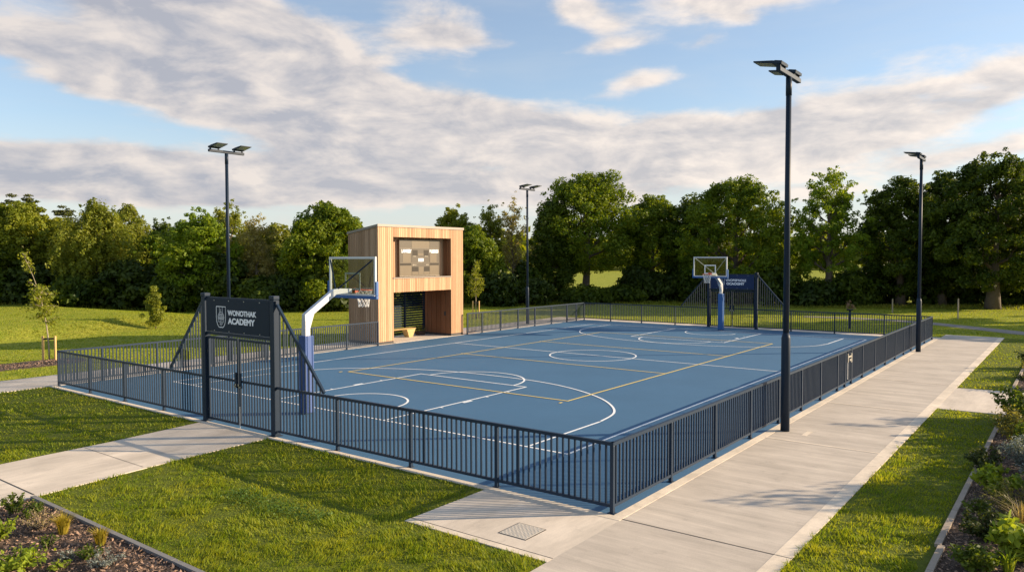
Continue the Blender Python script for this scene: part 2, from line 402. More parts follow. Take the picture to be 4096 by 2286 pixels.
tm.sheet(-18, -.2, -14, 19.5, -.012); tm.sheet(-.2, 33.3, -14, -2.6, -.012)
struct(tm.obj('near_lawn', M_THATCH))

LX, LY = 30.72, 19.40
struct(MB().box(-.06, LX + .06, -.06, LY + .06, -.3, 0).obj('sports_court', M_COURT))
k = MB()
k.box(-.22, -.06, -.24, LY + .2, -.3, .004); k.box(-.06, LX + .2, -.24, -.06, -.3, .004)
k.box(-.06, LX + .2, LY + .06, LY + .2, -.3, .004); k.box(LX + .06, LX + .2, -.06, LY + .06, -.3, .004)
struct(k.obj('court_kerb', M_KERB))
struct(MB().box(-.12, 33.3, -2.5, -.24, -.3, 0).box(-16, -.14, -2.5, -.24, -.3, 0).obj('path', M_PATH))
j = MB().box(-16, 33.3, -2.73, -2.5, -.3, .003)
for x in (6.3, 11.27, 16.36, 21.45, 26.5, 31.4): j.sheet(x - .035, x + .035, -2.5, -.24, .004)
j.box(33.3, 33.48, -2.73, -.24, -.3, .003); j.sheet(6.95, 7.45, -.92, -.80, .004)
struct(j.obj('path_edge', M_KERB))
struct(MB().box(-1.98, -.22, -.24, 2.33, -.3, 0).obj('slab', M_PATHX))
struct(MB().box(-2.12, -1.99, -.24, 2.33, -.3, .002).obj('slab_edge', M_KERB))
# walk up to the gate, a little wider and bending towards its far end
def ribbon(pts_a, pts_b, z0, z1):
    mb = MB(); n = len(pts_a); va = [(x, y, z) for x, y in pts_a for z in (z0, z1)]; vb = [(x, y, z) for x, y in pts_b for z in (z0, z1)]
    F = []
    for i in range(n - 1):
        a, b, c, d = 2 * i, 2 * i + 2, 2 * n + 2 * i, 2 * n + 2 * i + 2
        F += [(a + 1, b + 1, d + 1, c + 1), (a, a + 1, c + 1, c) if False else (a, b, b + 1, a + 1), (d, c, c + 1, d + 1)]
    F += [(0, 1, 2 * n + 1, 2 * n)]
    return mb.add(va + vb, F)
struct(ribbon([(-.22, 8.42), (-1.2, 8.38), (-2.5, 8.3), (-3.7, 8.18), (-4.95, 8.03), (-8, 7.5), (-16, 5.5)],
              [(-.22, 11.12), (-1.2, 11.0), (-2.5, 10.85), (-3.7, 10.78), (-4.95, 10.7), (-8, 10.45), (-16, 9)], -.3, 0).obj('path_to_gate', M_PATHX))
j = MB()
for x, y0, y1 in ((-4.93, 8.15, 10.6), (-9.5, 7.2, 10.2)): j.sheet(x - .012, x + .012, y0, y1, .004)
for x, y0, y1 in ((-3.0, 8.35, 10.75),): j.sheet(x - .005, x + .005, y0, y1, .004)
j.sheet(-.137, -.123, -2.73, -.24, .005); j.sheet(-1.992, -1.98, -.24, 2.33, .004)
struct(j.obj('path_joints', M_DARKJ))
struct(MB().box(-18, LX + .2, LY + .2, 21.95, -.3, 0).box(LX + .2, LX + 1.1, -.24, 21.95, -.3, 0).obj('walkway', M_PATHX))
struct(MB().prism([(12.1, -2.73), (12.2, -4.3), (12.6, -14), (16.6, -14), (16.2, -4.4), (15.9, -2.73)], -.3, .001).obj('side_path', M_PATHX))
pa = []; pb = []
cl = [(33.5, -12), (35, -6.5), (36.7, -3.3), (38.6, -1.0), (40.5, 1.25), (41.6, 3.6), (41.9, 6), (41.5, 9)]
for i, (x, y) in enumerate(cl):
    a = Vector(cl[max(i - 1, 0)]); b = Vector(cl[min(i + 1, len(cl) - 1)]); n = (b - a).normalized(); w = .95 * (1 - .09 * i)
    pa.append((x + n.y * w, y - n.x * w)); pb.append((x - n.y * w, y + n.x * w))
struct(ribbon(pa, pb, -.2, .0).obj('gravel_path', M_GRAVEL))

# court markings
W = MB(); Yl = MB(); LW = .062
def ln(mb, x0, y0, x1, y1, w=LW, z=.004):
    if x0 == x1: mb.sheet(x0 - w / 2, x0 + w / 2, min(y0, y1) - w / 2, max(y0, y1) + w / 2, z)
    else: mb.sheet(min(x0, x1) + w / 2, max(x0, x1) - w / 2, y0 - w / 2, y0 + w / 2, z)
def arc(mb, cx, cy, r, a0, a1, w=LW, z=.004):
    n = max(8, int(abs(a1 - a0) / R(3))); V = []
    for i in range(n + 1):
        t = a0 + (a1 - a0) * i / n
        for q in (r - w / 2, r + w / 2): V.append((cx + q * math.cos(t), cy + q * math.sin(t), z))
    mb.add(V, [(2 * i, 2 * i + 1, 2 * i + 3, 2 * i + 2) for i in range(n)])
X0, X1, Y0, Y1 = 2.54, 28.64, 2.46, 17.36; CY = 9.9
for x in (X0, X1): ln(W, x, Y0, x, Y1)
for y in (Y0, Y1): ln(W, X0, y, X1, y)
ln(W, 16.05, Y0 + .025, 16.05, Y1 - .025, z=.0055)
arc(W, 16.0, 9.95, 1.72, 0, 2 * PI, z=.007)
for s, xb in ((1, X0), (-1, X1)):
    fx = 8.38 if s > 0 else 23.45
    for y in ((7.72, 12.12) if s > 0 else (7.42, 12.2)):
        ln(W, xb, y, fx + s * .025, y, z=.0055)
    ln(W, fx, 7.72 if s > 0 else 7.42, fx, 12.12 if s > 0 else 12.2, z=.0065)
    a = (-PI / 2, PI / 2) if s > 0 else (PI / 2, 3 * PI / 2)
    arc(W, fx, 9.95 if s > 0 else 9.8, 1.75, *a, z=.0075)
    arc(W, (3.75 if s > 0 else 27.6), 9.95 if s > 0 else 9.75, 1.3, *a, z=.0055)
    ln(W, xb, 3.45, xb + s * 3.0, 3.45, z=.0055); ln(W, xb, 16.3, xb + s * 2.2, 16.3, z=.0055)
    # three-point arc through the straights
    V = []
    ctl = [(3.0, 3.45), (4.0, 3.66), (4.9, 4.25), (5.75, 5.2), (6.5, 6.6), (6.9, 8.1), (6.98, 9.9), (6.85, 11.6), (6.3, 13.4), (5.3, 15.0), (4.2, 15.8), (3.1, 16.2), (2.2, 16.3)]
    P = [Vector((xb + s * x, y, 0)) for x, y in ctl]; Q = []
    for i in range(len(P) - 1):
        p0, p1, p2, p3 = P[max(i - 1, 0)], P[i], P[i + 1], P[min(i + 2, len(P) - 1)]
        for t in np.linspace(0, 1, 7)[:-1]:
            Q.append(.5 * ((2 * p1) + (p2 - p0) * t + (2 * p0 - 5 * p1 + 4 * p2 - p3) * t * t + (3 * p1 - p0 - 3 * p2 + p3) * t ** 3))
    Q.append(P[-1])
    for i, q in enumerate(Q):
        t = (Q[min(i + 1, len(Q) - 1)] - Q[max(i - 1, 0)]).normalized(); n = Vector((-t.y, t.x, 0)) * LW / 2
        V += [(q.x - n.x, q.y - n.y, .0085), (q.x + n.x, q.y + n.y, .0085)]
    W.add(V, [(2 * i, 2 * i + 2, 2 * i + 3, 2 * i + 1) for i in range(len(Q) - 1)])
    for x, l, y in ((3.0, .36, 7.72 - .09), (1.99, .06, 7.72 - .07), (3.88, .06, 7.72 - .07), (4.86, .06, 7.72 - .07), (3.15, .36, 12.12 + .09), (2.1, .06, 12.2), (4.1, .06, 12.2)):
        W.sheet(xb + s * x - l / 2, xb + s * x + l / 2, y - (.05 if l > .1 else .045), y + (.05 if l > .1 else .045), .0045)
struct(W.obj('white_court_lines', M_WHITE))
for x in (7.23, 24.3): ln(Yl, x, 5.47, x, 14.45, z=.0105)
for x in (13.3, 18.9): ln(Yl, x, 5.47 + .025, x, 14.55, z=.0105)
for y in (5.47, 14.45): ln(Yl, 7.23, y, 24.3, y, z=.012)
Yl.sheet(6.84, 6.98, 5.46, 5.53, .0105); Yl.sheet(6.98, 7.12, 14.6, 14.68, .0105)
struct(Yl.obj('yellow_court_lines', M_YELLOW))

# access cover in the corner slab
t = thing('access_cover', 'grey rectangular metal access cover set in the concrete slab at the near fence corner', 'access cover', (-1.43, .66, 0))
c = MB().box(-.24, .24, -.23, .23, -.03, .006); c.obj('cover_plate', M_COVER, t)
c = MB()
for i in range(12):
    for k_ in range(12):
        x = -.21 + i * .038; y = -.2 + k_ * .0365; a = R(45 if (i + k_) % 2 else -45)
        c.bar((x - .011 * math.cos(a), y - .011 * math.sin(a), .008), (x + .011 * math.cos(a), y + .011 * math.sin(a), .008), .007, .006)
c.obj('tread_pattern', mat('tread_stud', (.50, .45, .38), .6), t)
c = MB().box(-.255, .255, -.245, -.23, -.03, .005).box(-.255, .255, .23, .245, -.03, .005).box(-.255, -.24, -.23, .23, -.03, .005).box(.24, .255, -.23, .23, -.03, .005)
c.obj('cover_frame', M_DARKJ, t)

# ------------------------------------------------------------------ fences
def fence(a, b, posts, label, wide=()):
    """a run of bar railing from a to b; posts = distances along it; every post and every bay is a part"""
    a = Vector(a); b = Vector(b); L = (b - a).length; d = (b - a) / L
    t = thing('bar_fence', label, 'fence', (a.x, a.y, 0), 'bar railing runs round the court')
    t.rotation_euler = (0, 0, math.atan2(d.y, d.x))
    for p in posts:
        q = MB().box(p - .03, p + .03, -.03, .03, .012, 1.048).box(p - .06, p + .06, -.05, .05, 0, .012)
        q.obj('post', M_FENCE, t, bevel=.004)
    ends = sorted(posts)
    if ends[0] > .2: ends = [0.] + ends
    if L - ends[-1] > .2: ends = ends + [L]
    for p0, p1 in zip(ends[:-1], ends[1:]):
        q = MB().box(p0 + (.0 if p0 else -.03), p1 + (.03 if p1 > L - .1 else 0), -.027, .027, 1.048, 1.10)
        q.box(p0 + .031, p1 - .031, -.022, .022, .095, .14)
        n = max(2, round((p1 - p0) / .112))
        for i in range(1, n):
            x = p0 + (p1 - p0) * i / n; w = .014
            for wx in wide:
                if abs(x - wx) < .056: w = .028
            q.box(x - w, x + w, -.0125, .0125, .139, 1.049)
        q.obj('railing_bay', M_FENCE, t)
    return t
fence((0, 0), (0, 8.375), [0, 2.25, 4.3, 6.38], 'dark bar fence along the near end, from the near corner post to the large gate', wide=(1.75, 3.97))
fence((0, 11.245), (0, LY), [1.94, 4.0, 6.07, LY - 11.245], 'dark bar fence along the near end, left of the large gate with the crest sign')
fence((0, 0), (14.14, 0), [2.05, 4.03, 6.0, 7.9, 9.72, 11.48, 13.26, 14.14], 'dark bar fence beside the wide concrete path, between near corner and small latch gate')
fence((14.93, 0), (LX, 0), [0, 1.48, 3.33, 5.08, 6.88, 8.64, 10.3, 11.97, 13.67, LX - 14.93], 'dark bar fence beside the wide concrete path, beyond the small latch gate')
fence((0, LY), (13.3, LY), [1.3, 3.1, 5.2, 7.4, 9.59, 11.4, 13.2], 'grey bar fence along the far long side, ending at the timber scoreboard tower')
fence((19.34, LY), (LX, LY), [0, 1.2, 2.78, 4.36, 5.99, 7.69, 9.37, 10.45], 'grey bar fence along the far long side, right of the timber scoreboard tower')
fence((LX, 0), (LX, 8.35), [0, 2.08, 4.4, 6.59], 'dark bar fence along the far end, right of the distant blue sign gate')
fence((LX, 11.27), (LX, LY), [1.94, 4.11, 6.22, LY - 11.27], 'dark bar fence along the far end, left of the distant blue sign gate')

# small side gate
t = thing('side_gate', 'narrow bar gate with bright latch plates in the fence beside the concrete path', 'gate', (14.14, 0, 0))
g = MB().box(.06, .09, -.02, .02, .1, 1.09).box(.70, .73, -.02, .02, .1, 1.09).box(.09, .70, -.02, .02, 1.05, 1.09).box(.09, .70, -.02, .02, .1, .14).box(.16, .19, -.02, .02, .14, 1.05).box(.33, .37, -.022, .022, .14, 1.05)
for i in range(6): g.box(.42 + i * .048, .435 + i * .048, -.012, .012, .14, 1.05)
g.obj('gate_leaf', M_FENCE, t)
lt = MB().box(.20, .26, -.05, -.022, .72, .98).box(.26, .68, -.045, -.0225, .85, .90).box(.44, .70, -.045, -.0125, .74, .79).box(.62, .70, -.05, -.0125, .68, .96).obj('latch', M_SHINY, t)
MB().box(.20, .23, -.04, -.022, .2, .72).obj('drop_bolt', M_GALV, t)

def strokes(mb, lines, w, to3, dpt=.004):
    """flat raised strokes on a face; lines in face coordinates"""
    for pts in lines:
        n = len(pts)
        for off, z in ((0, dpt),):
            V = []
            for i, p in enumerate(pts):
                a = Vector(pts[max(i - 1, 0)]); b = Vector(pts[min(i + 1, n - 1)])
                d = (b - a).normalized() if (b - a).length > 1e-6 else Vector((1, 0)); nn = Vector((-d.y, d.x)) * w / 2
                for s_ in (-1, 1): V.append(to3(p[0] + s_ * nn.x, p[1] + s_ * nn.y, z))
            mb.add(V, [(2 * i, 2 * i + 1, 2 * i + 3, 2 * i + 2) for i in range(n - 1)])
def gateway(x, yc, label, sign_mat, line1, line2, crest, near):
    """two tall posts, sign board, pair of gate leaves and two raking wings; faces -x"""
    t = thing('court_gate', label, 'gate', (x, yc, 0), 'large entrance gates of the court')
    hw = 1.36
    for s in (-1, 1):
        p = MB().box(-.075, .075, s * hw - .075, s * hw + .075, 0, 3.0).obj('gate_post', M_STEEL, t, bevel=.012)
        MB().box(-.085, .085, s * hw - .085, s * hw + .085, 3.0, 3.09).obj('post_cap', M_STEEL, p, bevel=.02)
        MB().box(-.11, .11, s * hw - .11, s * hw + .11, 0, .014).obj('foot_plate', M_STEEL, p)
    # sign
    r = MB().box(-.03, .03, -hw + .075, hw - .075, 2.94, 3.0).box(-.03, .03, -hw + .075, hw - .075, 2.10, 2.17)
    r.obj('sign_rail', M_STEEL, t)
    b = MB().box(-.052, -.034, -1.245, 1.245, 2.185, 2.955).obj('sign_board', sign_mat, t)
    for y in (-.9, -.3, .3, .9):
        for z in (2.925, 2.215): MB().tube([(-.0525, y, z), (-.058, y, z)], .011, 8).obj('sign_bolt', M_GALV, b)
    fx = -.0525
    Mx = Matrix(((0, 0, -1, fx), (-1, 0, 0, 0), (0, 1, 0, 0), (0, 0, 0, 1)))   # text x -> -y, text y -> z, text z -> -x
    def place(y, z): return Matrix.Translation((0, y, z)) @ Mx
    text(line1, .165, M_LETTER, b, place(.345 if near else .36, 2.595), width=1.12 if near else 1.16, bold=.006)
    text(line2, .185, M_LETTER, b, place(.34 if near else .31, 2.40), width=1.06 if near else 1.02, bold=.008)
    cr = MB(); cy, cz = .62, 2.55
    to3 = lambda u, v, dd: (fx - dd, cy - u, cz + v)
    sh = [(-.19, .235), (.19, .235), (.19, .0)] + [(.19 * math.cos(a) ** .75, -.26 * math.sin(a)) for a in np.linspace(.1, PI / 2 - .02, 9)]
    sh = sh[:-1] + [(0, -.245)]
    sh2 = sh + [(-a, b_) for a, b_ in sh[-2:1:-1]] + [(-.19, .235), (-.186, .235)]
    strokes(cr, [sh2], .018, to3)
    if crest:
        strokes(cr, [[(-.06, .235), (-.06, .10)], [(.06, .235), (.06, .10)], [(-.005, .18), (-.008, .11)]], .010, to3)
        egg = [(.125 * math.sin(a), -.02 + .125 * math.cos(a)) for a in np.linspace(-PI * .62, PI * .62, 24)]
        strokes(cr, [egg], .010, to3)
        for z_, hw_ in ((.06, .07), (.03, .10), (-.005, .115), (-.035, .12), (-.062, .115)):
            strokes(cr, [[(u, z_ + .010 * math.sin(u * 95 + z_ * 40)) for u in np.linspace(-hw_, hw_, 16)]], .011, to3)
        strokes(cr, [[(0, -.07), (0, -.12), (-.04, -.16), (-.05, -.19)], [(0, -.12), (.05, -.16), (.06, -.18)], [(-.115, -.075), (-.10, -.12), (-.06, -.13), (-.03, -.10)],
                     [(.115, -.075), (.11, -.11), (.07, -.14), (.04, -.10)], [(-.02, -.185), (.0, -.205), (.02, -.185), (0, -.165), (-.02, -.185)]], .011, to3)
    cr.obj('crest', M_LETTER, b)
    # leaves
    for s in (-1, 1):
        y0, y1 = (s * .02, s * (hw - .10)) if s > 0 else (s * (hw - .10), s * .02)
        g = MB()
        g.box(-.02, .02, y0, y0 + .05, .06, 2.06); g.box(-.02, .02, y1 - .05, y1, .06, 2.06)
        for z0, z1 in ((2.01, 2.06), (1.055, 1.105), (.06, .11)): g.box(-.02, .02, y0 + .05, y1 - .05, z0, z1)
        n = 10
        for i in range(1, n + 1):
            y = y0 + .05 + (y1 - y0 - .1) * i / (n + 1)
            g.box(-.0125, .0125, y - .0125, y + .0125, .109, 1.056); g.box(-.0125, .0125, y - .0125, y + .0125, 1.104, 2.011)
        lf = g.obj('gate_leaf', M_STEEL, t)
        MB().box(-.05, -.021, s * .03, s * .15, .93, 1.01).box(-.045, -.021, s * .05, s * .13, 1.01, 1.28).obj('latch', M_STEEL, lf)
        MB().tube([(-.062, s * .06, 1.025), (-.062, s * .06, .985)], .018, 8).box(-.064, -.051, s * .06, s * .13, .945, .965).obj('lock', M_SHINY, lf)
        for z in (.3, 1.7): MB().bar((0, s * (hw - .1), z), (0, s * (hw - .074), z), .05, .06).obj('hinge', M_PLINTH, lf)
    MB().tube([(-.028, -.05, 0), (-.028, -.05, .5)], .009, 6).obj('drop_bolt', M_GALV, t)
    # wings
    for s in (-1, 1):
        y0 = s * (hw + .075); y1 = s * (hw + 1.66); w = MB()
        w.bar((0, y0, 2.93), (0, y1, 1.13), .05, .06)
        n = 13
        for i in range(1, n):
            f_ = i / n; y = y0 + (y1 - y0) * f_; z = 2.93 + (1.13 - 2.93) * f_ - .03
            if z > 1.16: w.box(-.0125, .0125, y - .0125, y + .0125, 1.1, z)
        w.obj('raking_wing', M_FENCE, t)
        lugs = MB().box(-.04, .04, min(y0, y0 + s * .05), max(y0, y0 + s * .05), 2.90, 2.98)
        lugs.obj('wing_lug', M_STEEL, t)
    return t
gateway(0, 9.81, 'tall dark gate with a navy crest sign at the near end of the court', M_SIGN, 'WONOTHAK', 'ACADEMY', True, True)
gateway(LX, 9.81, 'tall dark gate with a blue sign at the far end, behind the distant hoop', M_SIGNBLUE, 'VIVOBERNOLE', 'OCAOGNY', True, False)

# ------------------------------------------------------------------ hoops
def hoop(x, y, flip, label, arm_mat, brace_mat):
    """built facing +x; flip turns it round"""
    t = thing('basketball_hoop', label, 'basketball hoop', (x, y, 0), 'basketball hoops of the court')
    if flip: t.rotation_euler = (0, 0, PI)
    MB().box(-.075, .075, -.075, .075, 0, 2.35).obj('pole', arm_mat, t, bevel=.01)
    p = MB().box(-.135, -.076, -.135, .135, .02, 1.97).box(.076, .135, -.135, .135, .02, 1.97).box(-.076, .076, -.135, -.076, .02, 1.97).box(-.076, .076, .076, .135, .02, 1.97)
    p.obj('pole_pad', M_PADL if not flip else M_PAD, t, bevel=.02)
    a = MB()
    sec = [((-.075, 2.35), (.075, 2.35)), ((-.075, 2.50), (.085, 2.42)), ((.86, 3.10), (.94, 2.97)), ((1.06, 3.12), (1.08, 2.98)), ((1.46, 3.10), (1.46, 3.0))]
    V = []
    for (xa, za), (xb, zb) in sec:
        V += [(xa, -.065, za), (xa, .065, za), (xb, .065, zb), (xb, -.065, zb)]
    Fc = [(0, 1, 2, 3)[::-1]]
    for i in range(len(sec) - 1):
        for k_ in range(4): Fc.append((4 * i + k_, 4 * i + (k_ + 1) % 4, 4 * i + 4 + (k_ + 1) % 4, 4 * i + 4 + k_))
    Fc.append(tuple(range(4 * len(sec) - 4, 4 * len(sec))))
    a.add(V, Fc); am = a.obj('arm', arm_mat, t, bevel=.008)
    MB().add([(.076, -.05, 2.1), (.076, .05, 2.1), (.25, .05, 2.58), (.25, -.05, 2.58), (.076, -.05, 2.43), (.076, .05, 2.43)], [(0, 1, 2, 3), (0, 3, 4), (1, 5, 2)]).obj('gusset', arm_mat, am)
    bx = 1.53
    for s in (-1, 1):
        MB().tube([(1.0, s * .06, 3.12), (bx - .045, s * .83, 3.86)], .02, 8).obj('brace', brace_mat, t)
    # board
    bd = MB().box(bx - .006, bx + .006, -.863, .863, 2.966, 3.894).obj('backboard', M_GLASS, t)
    f = MB()
    for s in (-1, 1): f.box(bx - .025, bx + .025, s * .89 - .027, s * .89 + .027, 2.95, 3.95)
    f.box(bx - .025, bx + .025, -.863, .863, 3.895, 3.95).box(bx - .025, bx + .025, -.863, .863, 2.92, 2.965)
    f.obj('board_frame', M_WSTEEL, bd)
    q = MB()
    for z0, z1 in ((3.06, 3.11), (3.48, 3.53)): q.box(bx + .0065, bx + .0095, -.31, .31, z0, z1)
    for s in (-1, 1): q.box(bx + .0065, bx + .0095, s * .285 - .025, s * .285 + .025, 3.11, 3.48)
    q.obj('target_square', M_WHITE, bd)
    q = MB().box(bx - .045, bx + .045, -.97, .97, 2.84, 2.918)
    for s in (-1, 1): q.box(bx - .045, bx + .045, s * .921, s * .97, 2.918, 3.30) if s > 0 else q.box(bx - .045, bx + .045, -.97, -.921, 2.918, 3.30)
    q.obj('edge_pad', M_PAD, bd, bevel=.012)
    # rim and net
    cx = bx + .39; n = 32
    rm = MB().tube([(cx + .228 * math.cos(2 * PI * i / n), .228 * math.sin(2 * PI * i / n), 3.05) for i in range(n + 1)], .012, 8, False)
    rm.box(bx + .012, bx + .17, -.07, .07, 3.0, 3.045).box(bx + .0105, bx + .03, -.09, .09, 2.98, 3.12)
    rm = rm.obj('rim', M_RIM, t)
    nt = MB(); K = 10; rows = [(.222, 3.04), (.195, 2.93), (.165, 2.81), (.142, 2.69), (.135, 2.59)]
    for i in range(len(rows) - 1):
        (r0, z0), (r1, z1) = rows[i], rows[i + 1]
        for k_ in range(K):
            a0 = 2 * PI * (k_ + (i % 2) * .5) / K
            for s in (-.5, .5):
                a1 = a0 + s * 2 * PI / K
                nt.tube([(cx + r0 * math.cos(a0), r0 * math.sin(a0), z0), (cx + r1 * math.cos(a1), r1 * math.sin(a1), z1)], .0075, 4, False)
    nt.obj('net', M_NET, rm)
    return t
hoop(1.96, 9.9, False, 'near basketball hoop on a white bent arm with a lilac pole pad', M_WSTEEL, M_STEEL)
hoop(29.22, 9.85, True, 'far basketball hoop with a bright blue pole pad in front of the distant gate', M_GALV, M_WSTEEL)

# ------------------------------------------------------------------ floodlights
def floodlight(x, y, face, label):
    t = thing('floodlight_mast', label, 'floodlight', (x, y, 0), 'floodlight masts round the court')
    if face < 0: t.rotation_euler = (0, 0, PI)
    MB().tube([(0, 0, 0), (0, 0, 2.1), (0, 0, 2.22)], [.098, .098, .07], 20).obj('lower_sleeve', M_STEEL, t, smooth=True)
    MB().tube([(0, 0, 2.2), (0, 0, 7.9)], [.068, .058], 20, True).obj('shaft', M_STEEL, t, smooth=True)
    MB().tube([(0, 0, 7.5), (0, 0, 7.9)], .066, 16).obj('spigot', M_STEEL, t, smooth=True)
    MB().box(-.74, .74, -.05, .05, 7.9, 8.0).obj('cross_arm', M_STEEL, t, bevel=.008)
    for s in (-.5, .5):
        h = MB(); w = .225
        # a flat housing, thicker at the back, tilted a little up to the front
        V = [(-w, -.06, 0), (w, -.06, 0), (w, .56, 0), (-w, .56, 0), (-w, -.06, .06), (w, -.06, .06), (w, .16, .058), (-w, .16, .058), (w, .56, .026), (-w, .56, .026)]
        h.add(V, [(3, 2, 1, 0), (4, 5, 6, 7), (7, 6, 8, 9), (0, 1, 5, 4), (2, 3, 9, 8), (1, 2, 8, 6, 5), (3, 0, 4, 7, 9)])
        for i in range(5): h.box(-.16 + i * .08 - .012, -.16 + i * .08 + .012, -.04, .12, .057, .078)
        Mx = Matrix.Translation((s, 0, 8.06)) @ Matrix.Rotation(R(11), 4, 'X')
        hd = h.xf(Mx).obj('lamp_head', M_STEEL, t)
        MB().box(-w + .04, w - .04, .16, .52, -.008, -.001).xf(Mx).obj('lens', M_LENS, hd)
        b = MB()
        for q in (-.17, .17): b.box(s + q - .02, s + q + .02, -.03, .03, 8.0, 8.075)
        b.obj('bracket', M_STEEL, hd)
    if (x, y) == (7.18, -.38): MB().box(.03, .06, -.115, -.09, .75, .87).xf(Matrix.Rotation(R(30), 4, 'Z')).obj('access_door_lock', M_PLINTH, t)
    return t
floodlight(7.18, -.38, 1, 'nearest and tallest-looking floodlight mast, beside the concrete path')
floodlight(24.98, -.31, 1, 'floodlight mast beside the concrete path, near the far right fence corner')
floodlight(6.5, 20.45, -1, 'floodlight mast behind the near crest gate, left of the timber tower')
floodlight(26.25, 20.6, -1, 'floodlight mast right of the timber tower, behind the far long fence')

# ------------------------------------------------------------------ scoreboard tower
def boards(mb, u0, u1, z0, z1, put, pitch=.118, gap=.017, zf=None):
    """vertical boards between u0 and u1; put(u0,u1,z0,z1) adds one"""
    n = max(1, round((u1 - u0) / pitch)); p = (u1 - u0) / n
    for i in range(n): put(u0 + i * p + gap / 2, u0 + (i + 1) * p - gap / 2, z0, z1)
tw = thing('scoreboard_tower', 'timber-clad tower with a scoreboard bay above an open louvred shelter', 'tower', (13.42, 19.6, 0))
TX = 5.84; TD = 2.0; H0, H1 = 5.33, 5.02     # roof falls to the back
core = MB()
core.box(.02, .93, .03, TD - .02, .16, 4.98); core.box(4.93, TX - .02, .03, TD - .02, .16, 4.98)
core.box(.93, 4.93, .52, TD - .02, 2.36, 4.98); core.box(.93, 4.93, .03, .52, 4.90, 4.98); core.box(.93, 4.93, .03, .52, 2.36, 2.97)
core.box(.02, TX - .02, .03, .8, 4.98, 5.2)
core.obj('frame', M_PLINTH, tw)
cl = MB(); fr = lambda a, b, z0, z1: cl.box(a, b, 0, .03, z0, z1)
boards(cl, 0, .955, .12, H0, fr); boards(cl, 4.915, TX, .12, H0, fr); boards(cl, .955, 4.915, 4.885, H0, fr); boards(cl, .955, 4.915, 2.335, 2.965, fr)
cl.obj('front_cladding', M_WOOD, tw)
cl = MB()
def lf(a, b, z0, z1):
    za, zb = H0 + (H1 - H0) * a / TD, H0 + (H1 - H0) * b / TD
    cl.add([(-.0, a, z0), (-.0, b, z0), (-.0, b, zb), (-.0, a, za), (.02, a, z0), (.02, b, z0), (.02, b, zb), (.02, a, za)], [(3, 2, 1, 0), (4, 5, 6, 7), (0, 1, 5, 4), (1, 2, 6, 5), (2, 3, 7, 6), (3, 0, 4, 7)])
boards(cl, .032, TD, .12, H0, lf); cl.obj('side_cladding', M_WOODS, tw)
cl = MB()
def rt(a, b, z0, z1): cl.box(TX - .018, TX + .002, a, b, z0, 5.02)
boards(cl, .032, TD, .12, 5.0, rt); cl.obj('side_cladding', M_WOOD, tw)
cl = MB(); bk = lambda a, b, z0, z1: cl.box(a, b, TD - .02, TD + .005, z0, z1)
boards(cl, 0, .955, .12, 5.0, bk); boards(cl, 4.915, TX, .12, 5.0, bk); boards(cl, .955, 4.915, 2.335, 5.0, bk); cl.obj('back_cladding', M_WOODS, tw)
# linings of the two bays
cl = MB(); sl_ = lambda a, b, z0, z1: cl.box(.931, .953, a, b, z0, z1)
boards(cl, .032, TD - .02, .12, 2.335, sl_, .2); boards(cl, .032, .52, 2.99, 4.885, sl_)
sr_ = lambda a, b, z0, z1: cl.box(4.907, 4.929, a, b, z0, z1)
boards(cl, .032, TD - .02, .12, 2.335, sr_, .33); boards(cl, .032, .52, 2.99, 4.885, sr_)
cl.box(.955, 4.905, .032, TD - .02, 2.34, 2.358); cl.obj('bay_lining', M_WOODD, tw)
cl = MB(); bw = lambda a, b, z0, z1: cl.box(a, b, .495, .518, z0, z1)
boards(cl, .955, 4.905, 2.99, 4.885, bw); cl.obj('bay_back', M_WOOD, tw)
MB().box(.92, 4.95, -.035, .49, 2.967, 3.02).obj('sill', M_CAP, tw)
MB().add([(-.04, -.04, H0 + .005), (TX + .04, -.04, H0 + .005), (TX + .04, TD + .04, H1), (-.04, TD + .04, H1), (-.04, -.04, H0 + .115), (TX + .04, -.04, H0 + .115), (TX + .04, TD + .04, H1 + .11), (-.04, TD + .04, H1 + .11)],
         [(3, 2, 1, 0), (4, 5, 6, 7), (0, 1, 5, 4), (1, 2, 6, 5), (2, 3, 7, 6), (3, 0, 4, 7)]).obj('roof', M_CAP, tw)
MB().box(.01, .94, .008, TD - .01, 0, .118).box(4.92, TX - .01, .008, TD - .01, 0, .118).obj('plinth', M_PLINTH, tw)
MB().box(.95, 4.915, -.12, TD + .02, -.1, .012).obj('floor_slab', M_PATHX, tw)
MB().box(4.89, 4.906, .35, .46, 1.02, 1.22).obj('switch_box', M_PLINTH, tw)
# louvre screen
lv = MB(); y = TD - .16
for i in range(18):
    z = .16 + i * .122
    for a, b in ((.96, 3.455), (3.525, 4.86)): lv.bar((a, y, z), (b, y, z), .012, .105, up=(0, .62, .78))
ls = lv.obj('louvre_screen', M_STEEL, tw)
for a, b in ((3.46, 3.52), (4.865, 4.905)): MB().box(a, b, y - .05, y + .05, .012, 2.335).obj('screen_post', M_STEEL, ls)
